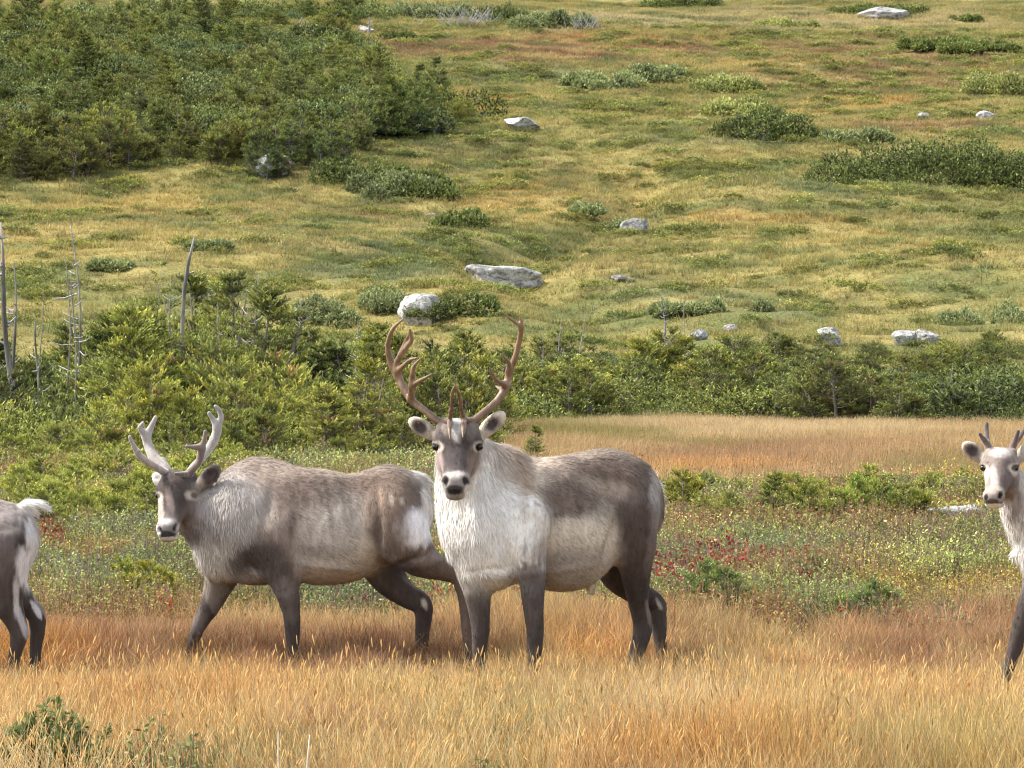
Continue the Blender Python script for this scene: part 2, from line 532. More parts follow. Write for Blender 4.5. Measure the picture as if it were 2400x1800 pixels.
def bone_col(base, tip, y0, y1, seed):
    def f(V):
        rw = row_of(V[:, 2], V[:, 1])
        t = np.clip((rw - y0) / (y1 - y0), 0, 1)[:, None]
        n = (fbm3(V * np.array([30, 30, 12.0]), seed, 3) - 0.5)[:, None]
        t = np.clip(t + n * 0.8, 0, 1)
        return np.array(base) * (1 - t) + np.array(tip) * t
    return f

def gfoot(px, row, Y):
    x = (px - 1200) / FPX * Y
    return (x, Y, float(ground(x, Y)))

def ear(s, base, tip, w, dyt=0.0, face=0, col=CRM, dark=BLK):
    """flattened leaf-shaped ear with a hollow facing the viewer; face = sideways turn of the hollow in px"""
    bx, by, bd = base; tx, ty = tip
    cx, cy = (bx + tx) / 2, (by + ty) / 2
    L = math.hypot(tx - bx, ty - by) / 2
    roll = math.degrees(math.atan2(-(ty - by), tx - bx))
    s.ell((cx, cy, bd + dyt), (L * .96, 9, w * .95), roll=roll, k=4, grp='ear', col=col)
    s.ell((cx + (tx - cx) * .5, cy + (ty - cy) * .5, bd + dyt), (L * .62, 8, w * .58), roll=roll, k=14, grp='ear', col=col)
    s.ell((cx + face, cy, bd + dyt - 14 * s.Y / FPX), (L * 0.78, 11, w * 0.66), roll=roll, k=4, grp='ear', col=dark, sub=True)
    s.cone([(bx - (tx - bx) * 0.35, by - (ty - by) * 0.35, bd, 12), (bx + (tx - bx) * 0.25, by + (ty - by) * 0.25, bd + dyt, 11)], k=14, grp='ear', col=col)

def caribou_bull():
    s = Sculpt(16.84); yw = 37
    # trunk
    s.ell((1165, 1235, 0.08), (108, 96, 140), yaw=yw, k=50, col=CRM)
    s.ell((1290, 1232, 0.28), (150, 104, 145), yaw=yw, k=60, col=GRY)
    s.ell((1335, 1262, 0.34), (125, 108, 120), yaw=yw, k=50, col=CRM)
    s.ell((1435, 1184, 0.50), (112, 96, 124), yaw=yw, k=50, col=BRN)
    s.cone([(1200, 1128, .2, 58), (1290, 1142, .32, 66), (1400, 1128, .45, 70), (1480, 1140, .56, 60)], k=50, col=BRN)
    s.ell((1178, 1120, 0.18), (62, 52, 66), yaw=yw, k=45, col=TAN)
    s.ell((1500, 1190, 0.62), (52, 60, 80), yaw=yw, k=35, col=BRN)
    # neck and mane
    s.cone([(1078, 1070, -.02, 56), (1088, 1120, .0, 68), (1108, 1187, .02, 82), (1124, 1245, .02, 92), (1140, 1290, .04, 78)], k=26, grp='mane', col=WHT)
    s.cone([(1100, 1060, 0.03, 48), (1165, 1112, 0.14, 60)], k=40, grp='mane', col=WHT)
    s.ell((1150, 1325, -0.02), (62, 48, 52), k=30, col=CRM)
    s.ell((1066, 1290, -0.03), (16, 14, 26), roll=-20, k=12, grp='mane', col=WHT)
    # front legs
    s.cone([(1235, 1215, -0.02, 50), (1238, 1300, -0.08, 44), (1247, 1360, -0.08, 31), (1250, 1420, -0.10, 24), (1254, 1475, -0.11, 20), (1254, 1500, -.11, 19), (1252, 1560, -0.1, 15), (1251, 1590, -.09, 17)], k=22, grp='leg', col=DRK)
    s.ell((1248, 1608, -.11), (19, 24, 15), k=6, grp='leg', col=BLK)
    s.cone([(1110, 1270, 0.0, 48), (1112, 1340, 0.02, 40), (1118, 1385, 0.0, 33), (1123, 1430, 0.0, 26), (1126, 1475, -0.01, 21), (1125, 1500, -.01, 19), (1122, 1560, 0.01, 15), (1121, 1590, .01, 17)], k=22, grp='leg', col=DRK)
    s.ell((1119, 1612, -.01), (19, 24, 15), k=6, grp='leg', col=BLK)
    # near hind leg
    s.cone([(1480, 1200, 0.42, 66), (1487, 1280, 0.40, 52), (1490, 1345, 0.44, 36), (1497, 1420, 0.52, 24), (1507, 1468, 0.56, 23), (1497, 1515, 0.54, 19), (1480, 1555, 0.52, 15), (1474, 1580, .5, 17)], k=24, grp='leg', col=DRK)
    s.ell((1468, 1596, .47), (18, 24, 14), k=6, grp='leg', col=BLK)
    # far hind leg
    s.cone([(1440, 1250, 0.72, 60), (1440, 1330, 0.72, 46), (1480, 1380, 0.78, 32), (1534, 1412, 0.86, 25), (1542, 1440, 0.86, 22), (1547, 1500, 0.84, 16), (1553, 1545, 0.82, 14), (1552, 1570, .8, 16)], k=22, grp='leg', col=DRK)
    s.ell((1548, 1585, .78), (18, 22, 13), k=6, grp='leg', col=BLK)
    # sheath, tail
    s.cone([(1385, 1370, .42, 11), (1384, 1384, .42, 7)], k=8, col=CRM)
    s.ell((1534, 1165, .80), (18, 20, 44), roll=6, k=22, grp='tail', col=WHT)
    # head
    s.ell((1072, 1030, -0.13), (56, 62, 50), k=16, grp='head', col=FACE)
    s.cone([(1072, 1052, -.18, 45), (1070, 1095, -.29, 35), (1068, 1132, -.37, 27)], k=22, grp='head', col=FACE)
    s.ell((1073, 1082, -0.13), (46, 60, 42), k=20, grp='head', col=FACE)
    s.ell((1068, 1131, -.385), (32, 26, 25), k=14, grp='head', col=(.42, .36, .31))
    s.ell((1067, 1150, -.395), (22, 16, 17), k=8, grp='head', col=BLK)
    s.ell((1067, 1160, -.355), (23, 24, 13), k=9, grp='head', col=WHT)
    s.ell((1046, 1129, -.435), (6, 8, 11), roll=-18, k=5, grp='head', col=BLK, sub=True)
    s.ell((1090, 1129, -.435), (6, 8, 11), roll=18, k=5, grp='head', col=BLK, sub=True)
    s.cone([(1050, 1153, -.425, 2.2), (1067, 1156, -.44, 2.2), (1084, 1153, -.425, 2.2)], k=3, grp='head', sub=True)
    for sx in (-1, 1):
        s.ell((1073 + sx * 44, 1036, -.19), (16, 20, 12), roll=-sx * 20, k=10, grp='head', col=FACE)
        s.ell((1073 + sx * 49, 1047, -.205), (11, 10, 8), k=4, grp='head', sub=True)
        s.ell((1072 + sx * 32, 995, -.12), (17, 17, 16), k=12, grp='head', col=BRN)
    ear(s, (1018, 1021, -.06), (963, 985), 20, face=1)
    ear(s, (1126, 1020, -.06), (1179, 970), 20, face=-1)
    P = [
        # trunk markings, and sunlight painted along the back
        (1240, 1235, 66, 64, 0, (.62, .56, .49), .95, 'leg', .7),
        (1262, 1262, 30, 40, 10, CRM, .7, 'leg+body', .8),
        (1110, 1300, 50, 46, 0, (.55, .48, .40), .9, 'leg', .7),
        (1485, 1220, 60, 60, 0, BRN, .7, 'leg', .8),
        (1175, 1062, 60, 26, -10, TAN, .8, 'body+mane', .8),
        (1240, 1130, 60, 80, 0, CRM, .55, 'body', .9),
        (1350, 1080, 120, 26, 3, (.45, .36, .28), .75, 'body', .8),  # tan rim light on top of the back, painted in
        (1430, 1105, 100, 42, -12, BRN, .95, 'body', .7),
        (1330, 1165, 78, 48, -8, (.15, .112, .088), .9, 'body', .8),
        (1445, 1150, 88, 18, -16, (.46, .38, .30), .7, 'body', 1.1),
        (1535, 1175, 14, 100, 0, WHT, .35, 'body+leg', .8),
        (1350, 1250, 92, 36, 4, CRM, .9, 'body', .6),
        (1350, 1330, 90, 42, 6, (.36, .31, .27), .6, 'body', .8),
        (1500, 1255, 48, 90, 0, (.085, .062, .05), .9, 'leg+body', .7),
        (1532, 1260, 14, 70, -8, GRY, .5, 'leg+body', .8),
        (1240, 1300, 50, 55, 0, (.30, .26, .24), .75, 'body+leg', .8),
        (1225, 1285, 26, 22, 30, DRK, .5, 'body+leg', .8),
        (1278, 1270, 18, 50, 0, CRM, .6, 'body', .8),
        (1160, 1345, 60, 26, 0, (.42, .36, .30), .8, 'body', .7),
        (1060, 1303, 10, 9, 0, DRK, .9, 'mane', .5),
        (1095, 1345, 24, 40, 0, (.30, .25, .22), .6, 'leg', .8),
        (1243, 1370, 34, 24, 0, (.13, .11, .10), .7, 'leg', .8),
        (1545, 1417, 5, 15, 25, CRM, .75, 'leg', .9),
        (1520, 1440, 5, 34, 10, GRY, .7, 'leg', .5),
        # mane: long, white, brownish back edge
        (1125, 1205, 122, 140, 0, WHT, 1, 'mane+body+leg', .45),
        (1205, 1095, 46, 46, -30, TAN, .65, 'body+mane', .9), (1240, 1160, 20, 60, 8, TAN, .6, 'body+mane', .9),
        (1150, 1290, 70, 50, 0, WHT, .8, 'mane+body+leg', .6),
        (1228, 1170, 20, 90, 8, TAN, .4, 'body+mane', .8),
        (1085, 1336, 50, 20, -22, WHT, .8, 'body', .6),
        # head
        (1072, 1000, 17, 34, 0, (.58, .54, .50), .85, 'head', .5),
        (1045, 1003, 10, 22, 0, GRY, .6, 'head', .6),
        (1105, 1008, 14, 26, 0, GRY, .6, 'head', .6),
        (1020, 1060, 9, 7, 20, WHT, .7, 'head', .7),
        
        (1024, 1047, 15, 13, 0, CRM, .7, 'head', .6),
        (1121, 1047, 15, 13, 0, CRM, .7, 'head', .6),
        (1118, 1100, 26, 44, 10, TAN, .55, 'head', .8),
        (1026, 1090, 12, 38, 0, (.45, .34, .30), .75, 'head', .7),  # sunlit cheek edge, painted into the coat
        (1070, 1085, 26, 34, 0, (.075, .062, .06), .8, 'head', .8),
        (1068, 1115, 25, 10, 0, (.60, .54, .48), .9, 'head', .7),
        (1068, 1131, 27, 12, 0, (.24, .215, .205), .9, 'head', .8),
        (1043, 1128, 8, 14, -15, BLK, .95, 'head', .4),
        (1092, 1128, 8, 14, 15, BLK, .95, 'head', .4),
        (1067, 1146, 20, 10, 0, (.05, .045, .045), .95, 'head', .4),
        (1067, 1153, 18, 7, 0, BLK, .95, 'head', .4),
        (1067, 1166, 20, 6, 0, (.30, .275, .26), .9, 'head', .5),
        (1036, 1146, 8, 14, 0, WHT, .6, 'head', .6),
        (1097, 1150, 10, 16, 0, WHT, .6, 'head', .5),
        (1021, 1047, 10, 8, 0, BLK, .95, 'head', .5),
        (1124, 1047, 10, 8, 0, BLK, .95, 'head', .5),
        (984, 1001, 19, 13, -38, (.075, .06, .053), 1, 'ear', .9),
        (1153, 995, 19, 13, 42, (.075, .06, .053), 1, 'ear', .9),
    ]
    foot = gfoot(1300, 1615, 17.0)
    root = finish_caribou('caribou', 'bull caribou with white mane and tall branching brown antlers facing the camera', s, 0.0072, P,
                          [(1022.5, 1047, -.196, 9.5), (1123, 1047, -.196, 9.5)], (0.7, 0.55, -0.1), foot, 80000, 3, [
        (1215, 1200, 26, 90, 12, -4), (1262, 1225, 44, 70, 0, 5), (1272, 1310, 14, 46, -14, -10), (1205, 1320, 18, 34, 18, -8), (1240, 1280, 30, 40, 0, 6),
        (1320, 1190, 8, 66, 8, -3), (1346, 1195, 8, 66, 8, 3), (1368, 1200, 8, 66, 8, -3), (1392, 1205, 8, 60, 8, 2.5),
        (1432, 1265, 12, 62, -16, -11), (1425, 1160, 30, 30, 0, -7), (1480, 1130, 44, 30, 0, 7), (1500, 1215, 40, 60, 0, 7), (1525, 1290, 12, 60, -6, -4),
        (1150, 1335, 60, 10, 4, -6), (1075, 1310, 20, 30, 0, -5), (1112, 1215, 14, 80, 6, 5), (1165, 1200, 14, 90, 8, -4), (1320, 1335, 80, 10, 8, 4), (1250, 1076, 34, 16, 0, -5)])
    bc = bone_col((0.27, 0.178, 0.105), (0.15, 0.092, 0.056), 760, 1000, 4)
    a = antler(root, foot, s.Y, [
        [(1046, 993, -.12, 12), (1033, 992, -.13, 10), (1000.6, 966, -.10, 8), (967, 941, -.05, 8.5), (946, 911, -.02, 9), (933, 881, .0, 9), (920, 860, .0, 9), (913, 838, -.01, 8), (909, 806, -.04, 6), (920, 772, -.10, 5), (942, 750, -.16, 2)],
        [(932, 885, .0, 8), (930, 851, -.03, 7), (940, 832, -.07, 7), (954, 812, -.12, 6), (965, 795, -.15, 5), (960, 771, -.18, 2)],
        [(940, 830, -.07, 6), (947, 808, -.1, 5), (955, 790, -.14, 3), (961, 774, -.17, 1.5)],
        [(934, 869, -.02, 8), (949, 854, -.09, 5), (962, 843, -.13, 4), (976.5, 839, -.16, 1.7)],
        [(963, 935, -.06, 9), (966, 905, -.12, 8), (966, 887, -.16, 7), (970, 860, -.2, 5), (985.5, 840, -.24, 1.8)],
        [(966, 905, -.12, 8), (980, 895, -.19, 6), (996, 886, -.24, 4), (1012.6, 876, -.28, 1.5)],
        # brow tines
        [(1046, 990, -.15, 9), (1053, 983, -.24, 6), (1057, 965, -.33, 4), (1059, 935, -.40, 4), (1062, 915, -.44, 4), (1067, 902, -.46, 1.6)],
        [(1053, 985, -.24, 6), (1053, 1005, -.36, 5), (1055, 1030, -.42, 1.6)],
        [(1057, 962, -.33, 4), (1066, 958, -.37, 2.5), (1071, 955, -.39, 1.2)],
    ], 0.0042, M_ANTLER, bc, k=8)
    a = antler(root, foot, s.Y, [
        [(1098, 990, -.12, 12), (1109, 989, -.13, 11), (1136, 966, -.10, 9), (1163, 942, -.05, 9), (1180, 917, -.02, 9), (1190, 890, .0, 9), (1195, 866, -.01, 8), (1206, 842, -.03, 7), (1217, 800, -.07, 6.5), (1221, 769, -.12, 6), (1212, 759, -.15, 4), (1195, 746, -.19, 3), (1178, 732, -.23, 1.6)],
        [(1221, 769, -.12, 5), (1222, 752, -.14, 4), (1217, 738, -.16, 1.6)],
        [(1186, 903, -.02, 9), (1172, 896, -.08, 6), (1160, 887, -.12, 5), (1152, 872, -.16, 4), (1147, 861, -.19, 1.6)],
        [(1193, 869, -.01, 8), (1193, 855, -.07, 5.5), (1188, 843, -.12, 4.5), (1175, 830, -.17, 1.6)],
        [(1178, 915, -.01, 6), (1162, 905, .06, 2)],
        [(1098, 988, -.15, 9), (1088, 982, -.23, 6), (1082, 962, -.32, 4.5), (1078, 940, -.38, 4), (1074, 920, -.43, 3.5), (1068, 905, -.46, 1.5)],
        [(1079, 945, -.36, 3.5), (1083, 930, -.38, 1.5)],
        [(1088, 983, -.23, 6), (1086, 1000, -.35, 7), (1085, 1025, -.42, 1.6)],
    ], 0.0042, M_ANTLER, bc, k=8)
    return root

def caribou_walking():
    s = Sculpt(17.9); yw = 6
    s.ell((605, 1215, 0.0), (100, 88, 136), yaw=yw, k=50, col=GRY)
    s.ell((612, 1130, 0.02), (66, 44, 48), yaw=yw, k=45, col=TAN)
    s.ell((735, 1225, 0.0), (165, 98, 127), yaw=yw, k=55, col=GRY)
    s.ell((775, 1272, 0.0), (135, 102, 96), yaw=yw, k=50, col=CRM)
    s.ell((908, 1192, 0.03), (98, 86, 103), yaw=yw, k=50, col=BRN)
    s.ell((965, 1195, 0.03), (45, 52, 76), yaw=yw, k=35, col=BRN)
    # neck, chest
    s.cone([(438, 1185, -.05, 50), (490, 1205, -.02, 78), (560, 1215, 0.0, 108)], k=30, grp='mane', col=(.42, .38, .35))
    s.ell((525, 1285, 0), (66, 66, 76), roll=-25, k=40, grp='mane', col=CRM)
    s.ell((600, 1325, 0), (70, 58, 44), k=30, col=GRY)
    # near fore
    s.cone([(640, 1240, -.12, 62), (655, 1310, -.14, 50), (670, 1372, -.13, 32), (682, 1430, -.13, 21), (685, 1465, -.13, 19), (687, 1520, -.12, 14), (688, 1548, -.12, 16)], k=24, grp='leg', col=DRK)
    s.ell((683, 1562, -.13), (21, 18, 13), k=6, grp='leg', col=BLK)
    s.cone([(545, 1300, .12, 52), (515, 1365, .13, 36), (495, 1415, .13, 25), (472, 1455, .13, 19), (455, 1495, .13, 14), (444, 1530, .13, 12.5), (440, 1548, .13, 14)], k=24, grp='leg', col=DRK)
    s.ell((432, 1560, .13), (20, 17, 12), k=6, grp='leg', col=BLK)
    # near hind stretched back
    s.cone([(925, 1215, -.11, 74), (955, 1275, -.13, 58), (990, 1313, -.12, 40), (1040, 1335, -.10, 26), (1076, 1352, -.10, 21), (1088, 1400, -.10, 15), (1096, 1480, -.10, 13), (1103, 1530, -.10, 13)], k=24, grp='leg', col=BRN)
    s.ell((1098, 1550, -.10), (20, 17, 13), k=6, grp='leg', col=BLK)
    s.cone([(880, 1270, .12, 62), (905, 1345, .14, 44), (943, 1388, .14, 31), (985, 1414, .14, 26), (993, 1440, .14, 21), (990, 1480, .14, 17), (988, 1525, .14, 14), (986, 1548, .14, 15)], k=22, grp='leg', col=DRK)
    s.ell((980, 1562, .14), (20, 17, 12), k=6, grp='leg', col=BLK)
    s.ell((987, 1122, .0), (26, 15, 13), roll=-32, k=8, grp='tail', col=WHT)
    s.ell((1002, 1140, 0), (10, 9, 14), roll=-20, k=8, grp='tail', col=WHT)
    # head, turned three quarters
    yh = -12
    s.ell((416, 1146, -.10), (44, 56, 44), yaw=yh, k=16, grp='head', col=FACE)
    s.cone([(412, 1160, -.16, 40), (402, 1200, -.26, 31), (394, 1236, -.33, 22)], k=20, grp='head', col=FACE)
    s.ell((430, 1192, -.10), (36, 52, 38), roll=-20, k=20, grp='head', col=FACE)
    s.ell((392, 1238, -.35), (25, 26, 21), yaw=yh, k=12, grp='head', col=(.42, .36, .31))
    s.ell((390, 1253, -.36), (19, 16, 11), k=7, grp='head', col=BLK)
    s.ell((397, 1260, -.31), (24, 26, 10), roll=4, k=8, grp='head', col=WHT)
    s.ell((374, 1243, -.39), (5, 7, 7), k=4, grp='head', sub=True)
    s.ell((410, 1236, -.39), (5, 8, 11), roll=-15, k=4, grp='head', sub=True)
    s.cone([(376, 1257, -.385, 2), (393, 1259, -.40, 2), (412, 1256, -.37, 2)], k=3, grp='head', sub=True)
    s.ell((449, 1150, -.15), (15, 18, 11), roll=-18, k=10, grp='head', col=FACE)
    s.ell((376, 1152, -.15), (12, 18, 11), roll=18, k=10, grp='head', col=FACE)
    s.ell((455, 1160, -.165), (9, 10, 8), k=4, grp='head', sub=True)
    s.ell((369, 1162, -.165), (8, 10, 7), k=4, grp='head', sub=True)
    s.ell((447, 1118, -.08), (15, 15, 14), k=12, grp='head', col=BRN)
    s.ell((394, 1114, -.08), (15, 15, 14), k=12, grp='head', col=BRN)
    ear(s, (468, 1137, -.16), (510, 1096), 20, face=-3, col=GRY)
    ear(s, (382, 1136, .02), (362, 1112), 11, face=1, col=WHT)
    P = [
        (645, 1240, 62, 56, 0, (.33, .27, .225), .95, 'leg', .8),
        (540, 1310, 50, 40, 0, CRM, .9, 'leg', .7),
        (890, 1290, 60, 50, 0, BRN, .6, 'leg', .8),
        (640, 1110, 60, 30, 0, (.40, .31, .25), .7, 'body+mane', .8),
        (760, 1105, 120, 14, 0, (.50, .40, .30), .65, 'body', .9),  # sunlit rim of the back put into the colour, continued on the next line
        (900, 1105, 90, 14, 0, (.42, .34, .27), .5, 'body', .9),
        (690, 1190, 50, 110, -8, (.20, .15, .12), .8, 'body', .9),
        (765, 1150, 110, 38, 0, BRN, .8, 'body', .8),
        (900, 1150, 85, 60, 0, (.15, .108, .082), .9, 'body+leg', .8),
        (540, 1190, 70, 72, 0, (.45, .41, .37), .75, 'mane+body', .9),
        (590, 1240, 60, 50, 0, (.44, .40, .36), .5, 'body+mane', .9),
        (450, 1250, 34, 20, -30, (.16, .13, .12), .7, 'mane', .8),
        (500, 1310, 60, 44, -30, (.66, .62, .56), .75, 'mane', .7),
        (600, 1310, 60, 34, 14, DRK, .85, 'body+leg+mane', .7),
        (630, 1290, 34, 40, 20, DRK, .7, 'body+leg+mane', .8),
        (600, 1350, 44, 16, 0, (.38, .33, .29), .7, 'body', .7),
        (700, 1290, 14, 60, 0, (.50, .45, .40), .7, 'body+leg', .8),
        (800, 1225, 80, 54, 0, (.42, .37, .32), .85, 'body', 1.2),
        (790, 1300, 110, 38, -6, (.42, .37, .32), .75, 'body', .8),
        (735, 1292, 50, 14, -4, DRK, .35, 'body', .9),
        (790, 1352, 90, 12, -5, (.45, .33, .22), .6, 'body', .8),
        (865, 1288, 28, 34, 0, CRM, .7, 'body', .6),
        (905, 1310, 26, 14, 0, GRY, .7, 'body+leg', .7),
        (980, 1235, 42, 46, -35, (.85, .83, .83), .95, 'leg+body', .6),
        (1002, 1180, 14, 44, 10, WHT, .8, 'leg+body', .6),
        (930, 1240, 30, 60, 0, (.16, .115, .09), .7, 'leg+body', .8),
        (960, 1328, 70, 20, 18, DRK, .8, 'leg', .8),
        (1010, 1305, 40, 16, 18, (.33, .27, .24), .6, 'leg', .8),
        (893, 1168, 5, 20, 0, TAN, .6, 'body+leg', .9), (918, 1172, 6, 12, 5, CRM, .4, 'body+leg', 1), (941, 1174, 6, 10, 0, CRM, .45, 'body+leg', 1),
        (994, 1415, 6, 12, 18, (.66, .58, .48), .8, 'leg', .8),
        (970, 1370, 30, 7, -35, GRY, .5, 'leg', .7),
        (500, 1370, 34, 40, 20, GRY, .7, 'leg', .8),
        (668, 1380, 34, 30, 0, (.25, .215, .2), .6, 'leg', .8),
        (466, 1460, 20, 30, 0, (.20, .165, .145), .7, 'leg', .8),
        (684, 1430, 26, 30, 0, (.13, .105, .09), .7, 'leg', .9), (500, 1410, 12, 50, 30, (.24, .2, .17), .6, 'leg', .9),
        # head
        (400, 1180, 8, 38, 12, (.28, .21, .18), .6, 'head', .7),
        (376, 1200, 8, 30, 5, (.50, .38, .33), .75, 'head', .6),  # pinkish sunlight on this side of the face, put into the colour
        (445, 1210, 18, 30, 0, (.22, .17, .15), .6, 'head', .8),
        (451, 1161, 15, 12, -10, CRM, .75, 'head', .6),
        (370, 1163, 10, 11, 0, CRM, .7, 'head', .6),
        (395, 1224, 17, 10, 10, (.60, .54, .50), .9, 'head', .8),
        (392, 1238, 20, 10, 0, (.24, .215, .21), .9, 'head', .8),
        (374, 1243, 6, 8, 0, BLK, .9, 'head', .4), (410, 1236, 6, 12, -18, BLK, .9, 'head', .4),
        (391, 1252, 20, 8, 0, (.05, .045, .045), .95, 'head', .4),
        (398, 1263, 26, 5, 3, (.72, .68, .63), .9, 'head', .4),
        (368, 1250, 7, 16, 0, WHT, .7, 'head', .5), (420, 1243, 8, 18, 0, (.6, .55, .5), .7, 'head', .5),
        (455, 1160, 8, 7, 0, BLK, .95, 'head', .5), (368, 1162, 7, 7, 0, BLK, .85, 'head', .3),
        
        (494, 1114, 26, 17, 42, (.06, .047, .042), 1, 'ear', .7),
        (468, 1132, 10, 12, 0, (.34, .28, .23), .6, 'ear', .9),
        (372, 1128, 10, 18, 0, WHT, .9, 'ear', .6),
    ]
    foot = gfoot(740, 1570, 17.9)
    root = finish_caribou('caribou', 'walking caribou in profile with pale velvet antlers and a dark face turned to the camera', s, 0.0072, P,
                          [(454, 1159.5, -.163, 7.5), (369.5, 1161.5, -.165, 6.5)], (1.0, 0.1, -0.1), foot, 80000, 5, [
        (702, 1285, 12, 60, 4, -11), (668, 1230, 36, 60, -8, 8), (625, 1200, 16, 70, -14, -6), (600, 1345, 30, 9, -30, 6), (585, 1325, 9, 30, 20, -7), (560, 1290, 40, 40, 0, 5),
        (745, 1165, 8, 50, 30, 2), (775, 1195, 7, 70, 8, -1.2), (800, 1200, 7, 70, 8, 1.2), (826, 1205, 7, 70, 8, -1.2),
        (888, 1235, 12, 80, 4, -11), (898, 1290, 14, 36, 20, 8), (930, 1135, 40, 26, 0, 7), (865, 1130, 30, 26, 0, -5), (960, 1180, 30, 30, 0, -5), (940, 1250, 40, 40, 0, 6),
        (960, 1315, 60, 8, 18, -5), (780, 1330, 80, 9, -6, 4), (470, 1235, 30, 12, -30, -5), (1000, 1225, 10, 50, 0, -4)])
    lite = bone_col((0.34, 0.32, 0.30), (0.40, 0.34, 0.30), 1000, 1110, 4)
    dark = bone_col((0.22, 0.17, 0.14), (0.15, 0.11, 0.09), 1040, 1110, 4)
    antler(root, foot, s.Y, [
        [(394, 1110, -.08, 13), (384, 1094, -.07, 11), (360, 1070, -.03, 12), (348, 1045, .0, 11), (341.5, 1021, .0, 10), (331, 1008, -.02, 6.5), (328, 1000, -.03, 5.5), (334, 992, -.04, 4)],
        [(343, 1023, .0, 10), (354.7, 1000, .0, 7), (364.4, 978, -.02, 4.5)],
        [(386, 1108, -.12, 9), (360, 1091, -.20, 8), (333, 1074, -.27, 8), (320, 1057, -.31, 6.5), (311, 1040, -.34, 5), (304, 1024, -.36, 4)],
        [(322, 1060, -.3, 6), (326, 1056, -.33, 4)],
        [(392, 1098, -.02, 8), (381, 1080, .03, 8), (377, 1078, .05, 6)],
    ], 0.0045, M_VELVET, lite, k=7)
    antler(root, foot, s.Y, [
        [(447, 1114, -.08, 12), (449, 1100, -.06, 9), (468, 1079, -.02, 9), (487, 1055, .02, 10), (503, 1028, .04, 11), (509, 1004, .03, 10), (501, 986, .02, 6.5), (490, 968, .0, 4.5)],
        [(509, 1000, .03, 9), (518, 980, .02, 7), (514, 962, .0, 5.5), (505, 952, -.02, 4)],
    ], 0.0045, M_VELVET, lite, k=7)
    antler(root, foot, s.Y, [
        [(446, 1112, -.12, 9), (430, 1112, -.20, 7), (411, 1110, -.27, 3.5)],
        [(440, 1112, -.14, 8), (452, 1100, -.15, 8), (466, 1082, -.14, 8), (471, 1062, -.15, 9), (472, 1050, -.16, 9), (455, 1048, -.20, 6), (437, 1046, -.24, 3)],
        [(472, 1050, -.16, 8), (479, 1030, -.17, 6), (481, 1011, -.18, 4)],
    ], 0.0045, M_VELVET, dark, k=7)
    return root

